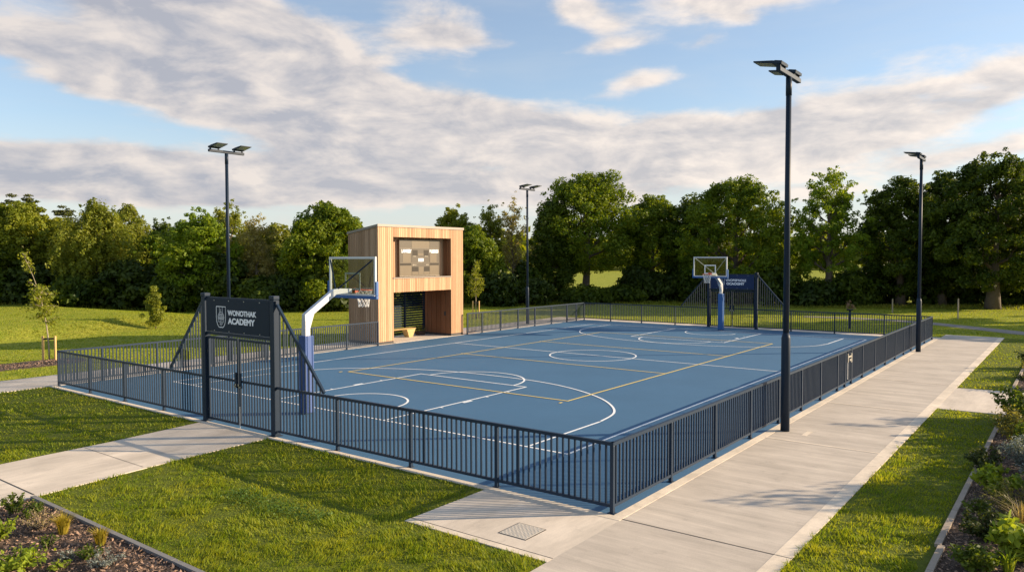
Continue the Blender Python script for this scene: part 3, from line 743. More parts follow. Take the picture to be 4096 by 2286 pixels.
# scoreboard
sb = thing('scoreboard', 'bronze electronic scoreboard with white team names mounted in the timber tower bay', 'scoreboard', (13.42, 19.6, 0))
x0, x1, z0, z1 = 1.70, 4.44, 3.065, 4.78; yb = .36
MB().box(x0, x1, yb, .494, z0, z1).obj('case', M_SCOREF, sb)
def pane(u0, u1, v0, v1, mi, d=.006):
    # fractions across / up the board
    MB().box(x0 + u0 * (x1 - x0), x0 + u1 * (x1 - x0), yb - d, yb - .0005, z0 + v0 * (z1 - z0), z0 + v1 * (z1 - z0)).obj('display_panel', M_SCORE[mi], sb)
pane(.01, .29, .78, .985, 1); pane(.295, .745, .78, .985, 0); pane(.75, .985, .78, .985, 1)
pane(.01, .29, .37, .765, 1); pane(.295, .745, .37, .765, 1); pane(.75, .985, .37, .765, 1)
pane(.075, .265, .375, .62, 0, .010); pane(.755, .93, .375, .62, 0, .010); pane(.31, .44, .56, .72, 2, .010); pane(.595, .72, .56, .72, 2, .010); pane(.445, .59, .57, .63, 0, .010)
pane(.01, .29, .015, .36, 0); pane(.295, .745, .015, .36, 1); pane(.75, .985, .015, .36, 0)
pane(.01, .28, .29, .355, 2, .010); pane(.755, .985, .29, .355, 2, .010); pane(.30, .455, .12, .25, 2, .010); pane(.60, .74, .12, .25, 2, .010); pane(.47, .59, .03, .25, 0, .010); pane(.30, .455, .03, .115, 0, .010); pane(.60, .74, .03, .115, 0, .010)
fl = MB().box(x0 - .02, x1 + .02, yb - .02, yb + .02, z0 - .03, z0).box(x0 - .02, x1 + .02, yb - .02, yb + .02, z1, z1 + .02).box(x0 - .02, x0, yb - .02, yb + .02, z0, z1).box(x1, x1 + .02, yb - .02, yb + .02, z0, z1)
fl.obj('frame', M_SCOREF, sb)
def stext(body, u0, v0, wd, size, m_=None):
    Mx = Matrix.Translation((x0 + u0 * (x1 - x0), yb - .013, z0 + v0 * (z1 - z0))) @ Matrix.Rotation(R(90), 4, 'X')
    text(body, size, m_ or M_SCOREW, sb, Mx, width=wd, bold=.012, extrude=.002)
stext('LAWKSEY', .045, .645, .66, .215); stext('BULENDS', .745, .645, .63, .215); stext('1880', .455, .40, .37, .21)
stext('BONUS', .32, .535, .22, .05, M_SCOREDIM); stext('BONUS', .62, .535, .2, .05, M_SCOREDIM); stext('FOULS', .31, .29, .26, .06, M_SCOREDIM); stext('FOULS', .655, .29, .18, .06, M_SCOREDIM)

# bench and planter in the shelter
bn = thing('bench', 'yellow slatted bench on woven tapered legs in the shelter under the scoreboard', 'bench', (15.9, 20.95, .012))
b = MB()
for i in range(4): b.box(-1.15, 1.1, -.2 + i * .1, -.2 + i * .1 + .085, .40, .45)
b.obj('seat', M_BENCHT, bn, bevel=.008)
for cxx in (-.75, .78):
    MB().add([(cxx - .12, -.16, 0), (cxx + .12, -.16, 0), (cxx + .12, .16, 0), (cxx - .12, .16, 0), (cxx - .3, -.19, .4), (cxx + .3, -.19, .4), (cxx + .3, .19, .4), (cxx - .3, .19, .4)],
             [(3, 2, 1, 0), (4, 5, 6, 7), (0, 1, 5, 4), (1, 2, 6, 5), (2, 3, 7, 6), (3, 0, 4, 7)]).obj('leg', M_WICKER, bn)

# ------------------------------------------------------------------ plants
RNG = np.random.default_rng(7)
def rhombs(P, Nn, size, asp=.55, rng=RNG, fold=0):
    """leaf-shaped four-cornered faces at P with normals Nn"""
    n = len(P); t = rng.normal(size=(n, 3)); t -= Nn * (t * Nn).sum(1, keepdims=True); t /= np.linalg.norm(t, axis=1, keepdims=True) + 1e-9
    b = np.cross(Nn, t); s = np.asarray(size).reshape(-1, 1)
    V = np.stack([P - t * s, P + b * s * asp + t * s * .15, P + t * s, P - b * s * asp + t * s * .15], 1)
    return V.reshape(-1, 3)
def unit(a): return a / (np.linalg.norm(a, axis=1, keepdims=True) + 1e-9)
def branches(mb, rng, H, W, trunk_r, base, nl, lean=.04, top=.8, up=.5, multi=1):
    """trunk, limbs and side branches as tapered tubes; returns tips"""
    tips = []
    for k in range(multi):
        ang0 = rng.uniform(0, 2 * PI); sp = 0 if multi == 1 else W * .12
        P = []; x = y = 0.
        for i in range(7):
            f = i / 6; P.append(Vector((x + sp * f * math.cos(ang0 + k * 2.2), y + sp * f * math.sin(ang0 + k * 2.2), H * top * f))); x += rng.normal() * lean * H / 6; y += rng.normal() * lean * H / 6
        mb.tube(P, [trunk_r * (1.25 if i == 0 else 1) * (1 - .85 * i / 6) / multi ** .5 for i in range(7)], 9)
        tips.append(P[-1])
        for q in range(nl):
            f = base + (.96 - base) * (q + rng.uniform(0, 1)) / nl; i = min(5, int(f * 6)); p = P[i].lerp(P[i + 1], f * 6 - i)
            a = q * 2.4 + rng.uniform(-.4, .4) + k; rel = (f * top - base * top) / (1 - base * top)
            ln_ = W / 2 * rng.uniform(.62, .98) * (1 - .55 * max(0, rel) ** 2); e = up * rng.uniform(.5, 1.4) + .35 * rel
            d = Vector((math.cos(a), math.sin(a), e)).normalized(); pts = [p]
            for j in range(4):
                d = (d + Vector((rng.normal() * .14, rng.normal() * .14, .10 + rng.normal() * .08))).normalized(); pts.append(pts[-1] + d * ln_ / 4)
            r0 = trunk_r * .42 * (1 - .6 * f); mb.tube(pts, [r0 * (1 - .2 * j) for j in range(5)], 5, False)
            tips += [pts[-1], pts[3]]
            for j in (2, 3, 4):
                for _ in range(2):
                    d2 = (d + Vector(rng.normal(size=3)) * .55).normalized(); l2 = ln_ * rng.uniform(.22, .42)
                    e2 = pts[j - 1] + d2 * l2; mb.tube([pts[j - 1], pts[j - 1] + d2 * l2 * .5 + Vector(rng.normal(size=3)) * l2 * .08, e2], [r0 * .4, r0 * .28, r0 * .12], 4, False); tips.append(e2)
    return tips
def profile(h, kind):
    if kind == 'cone': return .5 + .5 * np.clip(1.0 - h, 0, 1)
    if kind == 'dome': return np.sin(PI * np.clip(h, 0, 1) ** .72) ** .55
    if kind == 'tall': return np.sin(PI * np.clip(h, 0, 1) ** .9) ** .7
    return np.sqrt(np.clip(1 - (2 * h - 1) ** 2, 0, 1))
def make_tree(name, label, cat, x, y, H, W, leafm, seed, kind='dome', base=.12, trunk_r=.28, n_clump=110, clump=.8, leaf=.15, per=120,
              flat=.75, droop=0., nl=16, barkm=None, shell=.55, group='trees along the edge of the field', up=.5, lobes=.22, multi=1, trunk=True):
    rng = np.random.default_rng(seed); z0 = float(gz(np.float64(x), np.float64(y)))
    if H > 5: n_clump, clump, leaf, per = int(n_clump * 1.7), clump * .78, leaf * .8, int(per * 1.0)
    t = thing(name, label, cat, (x, y, z0), group); t.rotation_euler = (0, 0, 0)
    mb = MB(); tips = branches(mb, rng, H, W, trunk_r, base, nl, up=up, multi=multi)
    if trunk: mb.obj('trunk', barkm or M_BARK, t, smooth=True)
    C = [np.array(q) for q in tips]
    ph = rng.uniform(0, 6, 6)
    while len(C) < n_clump + len(tips):
        h = rng.uniform(0, 1); a = rng.uniform(0, 2 * PI); k = shell + (1 - shell) * rng.uniform(0, 1) ** .6
        r = W / 2 * profile(np.array(h), kind) * k * (1 + lobes * (math.sin(3 * a + ph[0] + 5 * h) + .7 * math.sin(5 * a + ph[1] - 7 * h)) / 1.7)
        q = (r * math.cos(a), r * math.sin(a), H * (base * .6 + (1 - base * .6) * h) * (.98 + .03 * math.sin(4 * a + ph[2])))
        if H > 5 and math.sin(1.15 * q[0] + ph[3]) * math.sin(1.05 * q[1] + ph[4]) * math.sin(1.3 * q[2] + ph[5]) > .22: continue   # gaps
        C.append(np.array(q))
    spr = [np.array(q) + np.array([0, 0, .35]) for q in tips[::2]] if kind == 'cone' else []
    for _ in range(int(n_clump * .55) if H > 5 and kind != 'cone' else 0):      # leafy sprigs standing out of the outline
        h = rng.uniform(.25, 1.0); a = rng.uniform(0, 2 * PI)
        r = W / 2 * profile(np.array(min(h, .97)), kind) * rng.uniform(.92, 1.12) * (1 + lobes * (math.sin(3 * a + ph[0] + 5 * h) + .7 * math.sin(5 * a + ph[1] - 7 * h)) / 1.7)
        spr.append(np.array((r * math.cos(a), r * math.sin(a), H * (base * .6 + (1 - base * .6) * h) + rng.uniform(-.1, .5))))
    C = np.array(C); C = C[(C[:, 2] < H * 1.01) & (C[:, 2] > .2)]
    sz = clump * rng.uniform(.5, 1.25, len(C))
    if spr: C = np.concatenate([C, np.array(spr)]); sz = np.concatenate([sz, clump * rng.uniform(.28, .5, len(spr))])
    cnt = (per * (sz / clump) ** 2).astype(int) + 4
    idx = np.repeat(np.arange(len(C)), cnt); n = len(idx)
    o = unit(rng.normal(size=(n, 3))) * (rng.uniform(0, 1, (n, 1)) ** .3); o[:, 2] *= flat
    P = C[idx] + o * sz[idx][:, None]
    if droop: P[:, 2] -= droop * rng.uniform(0, 1, n) ** 1.5 * sz[idx] * 2
    P[:, 2] = np.maximum(P[:, 2], .1)
    Nn = unit(unit(o) * 1.0 + rng.normal(size=(n, 3)) * .45 + np.array([0, 0, .3]))
    V = rhombs(P, Nn, leaf * rng.uniform(.55, 1.3, n), .55, rng)
    npmesh('crown', V, 4, leafm, t)
    return t
def at(u, d):
    """ground point at depth d metres in the direction of column u of a 2576-wide view"""
    p = CAM + FH * d + RH * ((u - 1288) / 1899 * d); return p.x, p.y
def ht(v, d): return 3.909 + (658 - v) / 1899 * d
M_L = dict(oak=leaf_mat('oak_leaf', (.050, .105, .005), (.225, .275, .013), .44, .45), dark=leaf_mat('dark_leaf', (.024, .054, .005), (.125, .165, .010), .42, .45),
           olive=leaf_mat('olive_leaf', (.115, .155, .009), (.27, .285, .020), .42, .4), birch=leaf_mat('birch_leaf', (.130, .170, .016), (.29, .30, .040), .45, .5),
           bright=leaf_mat('maple_leaf', (.085, .165, .008), (.235, .300, .020), .48, .4), pale=leaf_mat('pale_leaf', (.22, .20, .06), (.40, .34, .12), .45, .7),
           conifer=leaf_mat('conifer_needle', (.040, .055, .010), (.110, .110, .018), .2, .5), young=leaf_mat('young_leaf', (.13, .17, .015), (.32, .335, .04), .5, 2.),
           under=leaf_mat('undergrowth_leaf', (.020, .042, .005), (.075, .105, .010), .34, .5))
# (name, label, u, depth, top v, width px, leaf, kind, extras)
TREES = [
 ('cedar_tree', 'dark spiky conifer rising behind the round olive tree at the far left', 62, 70, 502, 150, 'conifer', 'cone', dict(n_clump=110, clump=.62, per=70, flat=.28, base=.3, nl=30, up=.5, leaf=.14, lobes=.6, shell=.1)),
 ('broadleaf_tree', 'round olive-green tree at the far left edge, sunlit on its right', 42, 60, 542, 250, 'olive', 'dome', dict(n_clump=190, base=.05)),
 ('cedar_tree', 'small spiky conifer tip behind the drooping birch on the left', 158, 72, 528, 100, 'conifer', 'cone', dict(n_clump=60, clump=.5, per=60, flat=.28, nl=24, up=.5, leaf=.13, lobes=.5, shell=.1, base=.3)),
 ('broadleaf_tree', 'low dense olive tree between the left-edge round tree and the drooping birch', 150, 61, 575, 120, 'olive', 'dome', dict(n_clump=90, base=.05)),
 ('birch_tree', 'drooping birch with hanging yellowish foliage on the left', 248, 58, 527, 190, 'birch', 'tall', dict(n_clump=170, clump=.6, per=110, flat=1.2, droop=.9, base=.08, leaf=.13, shell=.4)),
 ('birch_tree', 'slender light birch behind and right of the drooping birch', 325, 64, 527, 125, 'birch', 'tall', dict(n_clump=95, clump=.6, per=90, flat=.9, droop=.3, base=.2, leaf=.13)),
 ('broadleaf_tree', 'thin dark tree with a lone raised tuft, right of the birches', 412, 66, 553, 90, 'dark', 'tall', dict(n_clump=30, clump=.6, per=80, shell=.2, nl=12)),
 ('broadleaf_tree', 'mid-green bushy tree filling below the lone dark tuft', 405, 62, 600, 150, 'oak', 'dome', dict(n_clump=120, base=.05)),
 ('maple_tree', 'bright green maple left of the left floodlight mast', 505, 57, 545, 165, 'bright', 'tall', dict(n_clump=130, base=.08, clump=.75)),
 ('ash_tree', 'airy pale ash behind the left floodlight mast', 585, 63, 520, 150, 'birch', 'tall', dict(n_clump=52, clump=.5, per=60, leaf=.12, shell=.3, nl=18, base=.25, barkm=M_BARKL)),
 ('ash_tree', 'thin silvery tree with pale bare stems right of the left floodlight mast', 645, 58, 553, 105, 'pale', 'tall', dict(n_clump=30, clump=.5, per=55, leaf=.10, shell=.3, nl=18, base=.3, barkm=M_BARKL, trunk_r=.16)),
 ('broadleaf_tree', 'rounded yellow-green tree between the silvery tree and the dense oak', 695, 62, 575, 110, 'birch', 'dome', dict(n_clump=80, base=.1, clump=.7)),
 ('broadleaf_tree', 'far low dark tree seen in the dip left of the dense oak', 745, 78, 600, 130, 'dark', 'dome', dict(n_clump=90)),
 ('oak_tree', 'dense green oak just left of the timber tower', 825, 58, 530, 215, 'oak', 'dome', dict(n_clump=210, base=.06, clump=.8)),
 ('broadleaf_tree', 'green tree hidden behind the left part of the timber tower', 930, 60, 600, 120, 'oak', 'dome', dict(n_clump=80, base=.08)),
 ('broadleaf_tree', 'olive-green tree hidden behind the right part of the timber tower', 1045, 63, 592, 150, 'olive', 'dome', dict(n_clump=80, base=.08)),
 ('broadleaf_tree', 'olive-green tree of the belt beyond the left edge', -130, 62, 540, 230, 'olive', 'dome', dict(n_clump=110, base=.05)),
 ('broadleaf_tree', 'dark green tree of the belt far beyond the left edge', -360, 64, 530, 260, 'oak', 'dome', dict(n_clump=110, base=.05)),
 ('broadleaf_tree', 'olive tree looking over the right end of the tower roof', 1145, 70, 536, 130, 'olive', 'dome', dict(n_clump=80, clump=.7, shell=.3)),
 ('broadleaf_tree', 'mid-green tree right of the tower behind the staked sapling', 1190, 64, 585, 130, 'oak', 'tall', dict(n_clump=110, base=.06)),
 ('ash_tree', 'airy half-leaved tree left of the middle floodlight mast', 1232, 70, 515, 95, 'birch', 'tall', dict(n_clump=34, clump=.45, per=50, leaf=.12, shell=.25, nl=20, base=.25)),
 ('ash_tree', 'nearly bare twiggy tree behind the middle floodlight mast', 1296, 66, 498, 105, 'pale', 'tall', dict(n_clump=20, clump=.4, per=26, leaf=.10, shell=.25, nl=24, base=.3, up=1.1, trunk_r=.16)),
 ('oak_tree', 'tall broad oak standing highest right of the middle floodlight mast', 1475, 70, 455, 250, 'oak', 'dome', dict(n_clump=190, base=.42, clump=1.0, trunk_r=.42)),
 ('broadleaf_tree', 'lower left shoulder tree against the tall broad oak', 1390, 68, 520, 110, 'dark', 'dome', dict(n_clump=90, base=.08)),
 ('broadleaf_tree', 'medium tree in the dip between the two big oaks', 1640, 72, 512, 185, 'oak', 'dome', dict(n_clump=150, base=.28)),
 ('oak_tree', 'wide dense oak behind the distant hoop', 1850, 66, 465, 280, 'oak', 'dome', dict(n_clump=260, base=.10, clump=.9, trunk_r=.4)),
 ('broadleaf_tree', 'dark tree filling the left side of the wide oak behind the hoop', 1745, 70, 508, 140, 'dark', 'dome', dict(n_clump=120, base=.1)),
 ('oak_tree', 'airy light oak with dark open limbs right of the near mast', 2085, 62, 443, 195, 'bright', 'dome', dict(n_clump=95, clump=.6, per=80, leaf=.13, shell=.45, base=.25, nl=20, trunk_r=.36)),
 ('oak_tree', 'dark oak left of the far right floodlight mast', 2265, 62, 462, 185, 'dark', 'dome', dict(n_clump=150, base=.2, clump=.8, trunk_r=.36)),
 ('oak_tree', 'dark oak just right of the far right floodlight mast', 2370, 62, 452, 130, 'dark', 'dome', dict(n_clump=110, base=.18, clump=.75, trunk_r=.33)),
 ('oak_tree', 'big dark oak with a thick sunlit trunk at the right edge', 2498, 57, 405, 260, 'dark', 'dome', dict(n_clump=220, base=.24, clump=.8, trunk_r=.48, lobes=.3)),
 ('oak_tree', 'dark tree cut by the right edge of the view', 2640, 60, 430, 200, 'dark', 'dome', dict(n_clump=140, base=.2, trunk_r=.4)),
]
for i, (nm, lab, u, d, v, wpx, lf_, kind, ex) in enumerate(TREES):
    x, y = at(u, d); make_tree(nm, lab, 'tree', x, y, ht(v, d) * 1.0, wpx / 1899 * d * 1.08, M_L[lf_], 100 + i, kind, **ex)
# trees of the same belt beyond the right edge and young trees by the path: they throw the shade seen on the lawn and path
for i, (x, y, H, W_) in enumerate([(56, -18, 12, 11), (58, -29, 12, 11)]):
    make_tree('oak_tree', ['dark oak further along the belt beyond the right edge', 'second dark oak beyond the right edge', 'third dark oak beyond the right edge'][i], 'tree', x, y, H, W_, M_L['dark'], 300 + i, n_clump=110, leaf=.24, per=70, base=.15)
for i, (x, y, H, W_) in enumerate([(10.5, -11.0, 4.1, 2.6), (17.5, -11.5, 4.3, 2.8)]):
    make_tree('young_tree', ['young tree right of the path beyond the shrubs', 'young tree beside the far side path'][i], 'tree', x, y, H, W_, M_L['young'], 320 + i, n_clump=26, clump=.42, leaf=.07, per=60, base=.4, trunk_r=.06, nl=9, shell=.2, group='young trees')

# undergrowth along the foot of the trees
BUSH = [(-20, 57, 640, 150), (95, 57, 655, 130), (185, 56, 665, 120), (330, 57, 640, 150), (430, 56, 660, 110), (560, 57, 640, 130), (655, 57, 660, 120), (735, 57, 650, 110), (800, 56.5, 670, 90), (860, 57, 670, 80),
        (1185, 66, 680, 90), (1250, 62, 690, 90), (1330, 67, 655, 90), (1345, 64, 720, 100), (1470, 66, 738, 120), (1600, 69, 690, 60), (1560, 67, 742, 100), (1670, 68, 690, 100), (1760, 66, 680, 110), (1850, 64, 690, 120), (1950, 62, 690, 110),
        (2040, 61, 720, 80), (2140, 62, 690, 110), (2230, 64, 690, 120), (2330, 64, 690, 120), (2420, 63, 700, 100), (2560, 62, 700, 120)]
where = ['at the left edge', 'under the round olive tree', 'left of the drooping birch', 'under the slender birch', 'under the lone dark tuft', 'under the bright maple', 'under the silvery tree', 'right of the silvery tree', 'left of the dense oak', 'under the dense oak',
         'right of the tower', 'behind the staked sapling by the tower', 'under the bare twiggy tree', 'in front of the bare twiggy tree', 'under the tall broad oak', 'right of the tall oak trunk', 'in the gap with sunlit field', 'under the medium tree', 'left of the distant hoop', 'behind the distant hoop', 'behind the far gate',
         'right of the far gate', 'under the airy light oak', 'left of the far right mast', 'right of the far right mast', 'left of the thick sunlit trunk', 'right of the thick sunlit trunk']
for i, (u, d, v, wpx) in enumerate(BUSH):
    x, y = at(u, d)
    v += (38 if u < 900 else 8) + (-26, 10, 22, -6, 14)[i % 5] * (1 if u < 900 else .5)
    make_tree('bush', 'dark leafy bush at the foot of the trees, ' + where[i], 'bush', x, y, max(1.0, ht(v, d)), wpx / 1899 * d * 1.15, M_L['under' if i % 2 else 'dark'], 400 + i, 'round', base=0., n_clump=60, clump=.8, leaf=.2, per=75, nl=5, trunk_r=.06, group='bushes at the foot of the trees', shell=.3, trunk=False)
# far wood across the fields
P = []; rng = np.random.default_rng(5)
for k_ in range(420):
    u = rng.uniform(-300, 2900); d = rng.uniform(230, 300); x, y = at(u, d); h = rng.uniform(9, 15)
    n = 70; o = unit(rng.normal(size=(n, 3))) * rng.uniform(.3, 1, (n, 1)); P.append(np.array([x, y, h * .5]) + o * np.array([6, 6, h * .5]))
P = np.concatenate(P); P[:, 2] = np.maximum(P[:, 2], .3)
Nn = unit(rng.normal(size=P.shape) + [0, 0, .4])
stuff(npmesh('far_wood', rhombs(P, Nn, rng.uniform(.9, 1.9, len(P)), .6, rng), 4, M_L['olive']), 'far wood across the fields behind the tree belt', 'wood')

# staked saplings
def sapling(x, y, H, label, lean, seed, clumps, st=.24, sh=.95):
    z0 = float(gz(np.float64(x), np.float64(y))); rng = np.random.default_rng(seed)
    t = thing('sapling', label, 'young tree', (x, y, z0), 'staked young trees')
    P = [Vector((lean[0] * f ** 2.2, lean[1] * f ** 2.2, H * f)) for f in np.linspace(0, 1, 10)]
    tr = MB().tube(P, [.032 * (1 - .85 * i / 9) for i in range(10)], 7)
    pts = []
    for f, r, n, k in clumps:
        i = min(8, int(f * 9)); c = P[i].lerp(P[i + 1], f * 9 - i)
        for q in range(n):
            a = rng.uniform(0, 2 * PI); e = c + Vector((math.cos(a) * r * rng.uniform(.5, 1.1), math.sin(a) * r * rng.uniform(.5, 1.1), rng.uniform(-.1, .28)))
            tr.tube([c, c.lerp(e, .6) + Vector((0, 0, .05)), e], [.010, .007, .003], 4, False)
            for _ in range(k):
                w = rng.uniform(.25, 1.05); pts.append(np.array(c.lerp(e, w)) + rng.normal(size=3) * .07)
    tr.obj('trunk', M_BARKL, t, smooth=True)
    pts = np.array(pts); Nn = unit(rng.normal(size=pts.shape) + [0, 0, .5])
    npmesh('crown', rhombs(pts, Nn, rng.uniform(.035, .075, len(pts)), .55, rng), 4, M_L['young'], t)
    g = thing('tree_stakes', 'pair of pale timber stakes with a cross strap holding ' + ('the sapling by the bark bed' if seed == 1 else 'the sapling right of the tower'), 'stakes', (x, y, z0), 'tree stake pairs')
    for s in (-1, 1): MB().tube([(RH.x * s * st, RH.y * s * st, -.1), (RH.x * s * st, RH.y * s * st, sh)], .042, 10).obj('stake', M_STAKE, g)
    MB().bar((RH.x * -st, RH.y * -st, sh - .12), (RH.x * st, RH.y * st, sh - .10), .02, .07).obj('strap', M_STRAP, g)
sapling(2.4, 26.2, 4.15, 'leaning staked sapling with a bent bare tip on the left lawn', (-.75, .25), 1, [(.36, .5, 6, 22), (.44, .62, 8, 30), (.5, .7, 9, 34), (.56, .6, 9, 34), (.62, .5, 8, 26), (.68, .35, 5, 18), (.86, .12, 4, 14), (.91, .16, 5, 16), (.95, .1, 3, 10)])
sapling(27.6, 25.7, 3.75, 'straight staked sapling with a narrow leafy crown right of the timber tower', (.0, .0), 2, [(.42, .45, 6, 20), (.5, .62, 9, 28), (.58, .6, 9, 30), (.66, .5, 8, 28), (.74, .42, 7, 26), (.83, .32, 6, 22), (.92, .25, 5, 18)], st=.2, sh=1.15)

# self-sown bush on the bank
make_tree('bush', 'small yellow-green self-sown bush standing alone on the grassy bank', 'bush', 11.7, 35.9, 2.35, 1.25, M_L['young'], 77, 'tall', base=.0, n_clump=24, clump=.19, leaf=.06, per=60, nl=9, trunk_r=.035, shell=.1, up=1.8, multi=2, group='bank plants')

# post with a tray, marker stakes
t = thing('tray_post', 'slim dark post with a small tray of dry brown plants behind the far fence', 'post', (34.42, 4.52, -.02))
MB().tube([(0, 0, 0), (0, 0, 1.02)], .06, 10).obj('post', M_STEEL, t); MB().tube([(0, 0, 1.0), (0, 0, 1.06)], [.16, .2], 14).obj('tray', M_STEEL, t)
rng = np.random.default_rng(9); pts = np.concatenate([np.array([RH.x * -.1, RH.y * -.1, 1.28]) + rng.normal(size=(70, 3)) * [.05, .05, .12], np.array([RH.x * .13, RH.y * .13, 1.2]) + rng.normal(size=(60, 3)) * [.06, .06, .07]])
pts[:, 2] = np.maximum(pts[:, 2], 1.08)
npmesh('dry_plant', rhombs(pts, unit(rng.normal(size=pts.shape)), rng.uniform(.03, .06, len(pts)), .5, rng), 4, mat('dry_leaf', (.30, .18, .10), .9, island=.4), t)
for (x, y), h, lb in (((48.8, 5.0), .95, 'thin grey marker stake in the lawn behind the far right fence'), ((45.5, .6), 1.25, 'thin pale marker stake near the big trunk at the right')):
    o = MB().tube([(0, 0, 0), (0, 0, h), (0, 0, h + .05)], [.045, .045, .01], 8).obj('marker_stake', M_BARKL); o.location = (x, y, -.02); tag(o, lb, 'stake', 'marker stakes')

# ------------------------------------------------------------------ beds
M_S = dict(green=leaf_mat('shrub_leaf', (.06, .105, .012), (.15, .19, .02), .42, 5.), dark=leaf_mat('dark_shrub_leaf', (.035, .055, .014), (.09, .11, .025), .34, 5.),
           silver=leaf_mat('silver_leaf', (.14, .165, .15), (.28, .31, .28), .25, 6.), lime=leaf_mat('lime_leaf', (.16, .24, .018), (.36, .42, .04), .48, 5.),
           olive=leaf_mat('olive_shrub_leaf', (.11, .12, .025), (.25, .23, .055), .42, 6.), straw=leaf_mat('straw_leaf', (.28, .22, .10), (.48, .38, .19), .35, 6.),
           yellow=leaf_mat('yellow_grass', (.26, .22, .02), (.46, .36, .05), .45, 6.))
def shrub(name, label, x, y, h, r, m_, seed, leaves=900, ll=.045, asp=.5, stems=16, up=.9, spread=1., cat='shrub', group='shrubs in the planting beds'):
    rng = np.random.default_rng(seed)
    t = thing(name, label, cat, (x, y, .01), group); st = MB(); pts = []; nr = []
    for i in range(stems):
        a = rng.uniform(0, 2 * PI); rr = r * rng.uniform(.15, 1.) ** .7 * spread; hh = h * rng.uniform(.55, 1.02) * (1 - .35 * (rr / r) ** 2)
        b = Vector((math.cos(a) * r * .12, math.sin(a) * r * .12, 0)); e = Vector((math.cos(a) * rr, math.sin(a) * rr, hh)); mid = b.lerp(e, .55) + Vector((0, 0, hh * .12 * up))
        st.tube([b, mid, e], [.009, .006, .0025], 4, False)
        k = max(3, leaves // stems)
        w = rng.uniform(.18, 1.05, k); p = np.where((w < .55)[:, None], np.array(b) + (np.array(mid) - np.array(b)) * (w / .55)[:, None], np.array(mid) + (np.array(e) - np.array(mid)) * ((w - .55) / .45)[:, None])
        o = unit(rng.normal(size=(k, 3))); p = p + o * (rng.uniform(.3, 1., (k, 1)) * r * .22); pts.append(p); nr.append(unit(o * .6 + rng.normal(size=(k, 3)) * .5 + [0, 0, .5]))
    st.obj('stems', M_BARK, t)
    pts = np.concatenate(pts); pts[:, 2] = np.maximum(pts[:, 2], .015)
    npmesh('foliage', rhombs(pts, np.concatenate(nr), ll * rng.uniform(.6, 1.3, len(pts)), asp, rng), 4, m_, t)
def tuft(name, label, x, y, h, m_, seed, n=260, spread=.5, group='grass tufts in the planting beds', w=.006):
    rng = np.random.default_rng(seed); t = thing(name, label, 'ornamental grass', (x, y, .0), group)
    a = rng.uniform(0, 2 * PI, n); b = np.stack([np.cos(a), np.sin(a), 0 * a], 1) * rng.uniform(0, .06, (n, 1)); L_ = h * rng.uniform(.6, 1.15, n); out = spread * rng.uniform(.05, 1, n) * L_
    d = np.stack([np.cos(a), np.sin(a), 0 * a], 1); s = np.stack([-np.sin(a), np.cos(a), 0 * a], 1) * w
    m1 = b + d * out[:, None] * .3 + np.array([0, 0, 1]) * (L_ * .62)[:, None]; e = b + d * out[:, None] + np.array([0, 0, 1]) * (L_ * .86)[:, None]
    V = np.concatenate([np.stack([b - s, b + s, m1 + s * .8, m1 - s * .8], 1).reshape(-1, 3), np.stack([m1 - s * .8, m1 + s * .8, e + s * .15, e - s * .15], 1).reshape(-1, 3)])
    npmesh('blades', V, 4, m_, t)
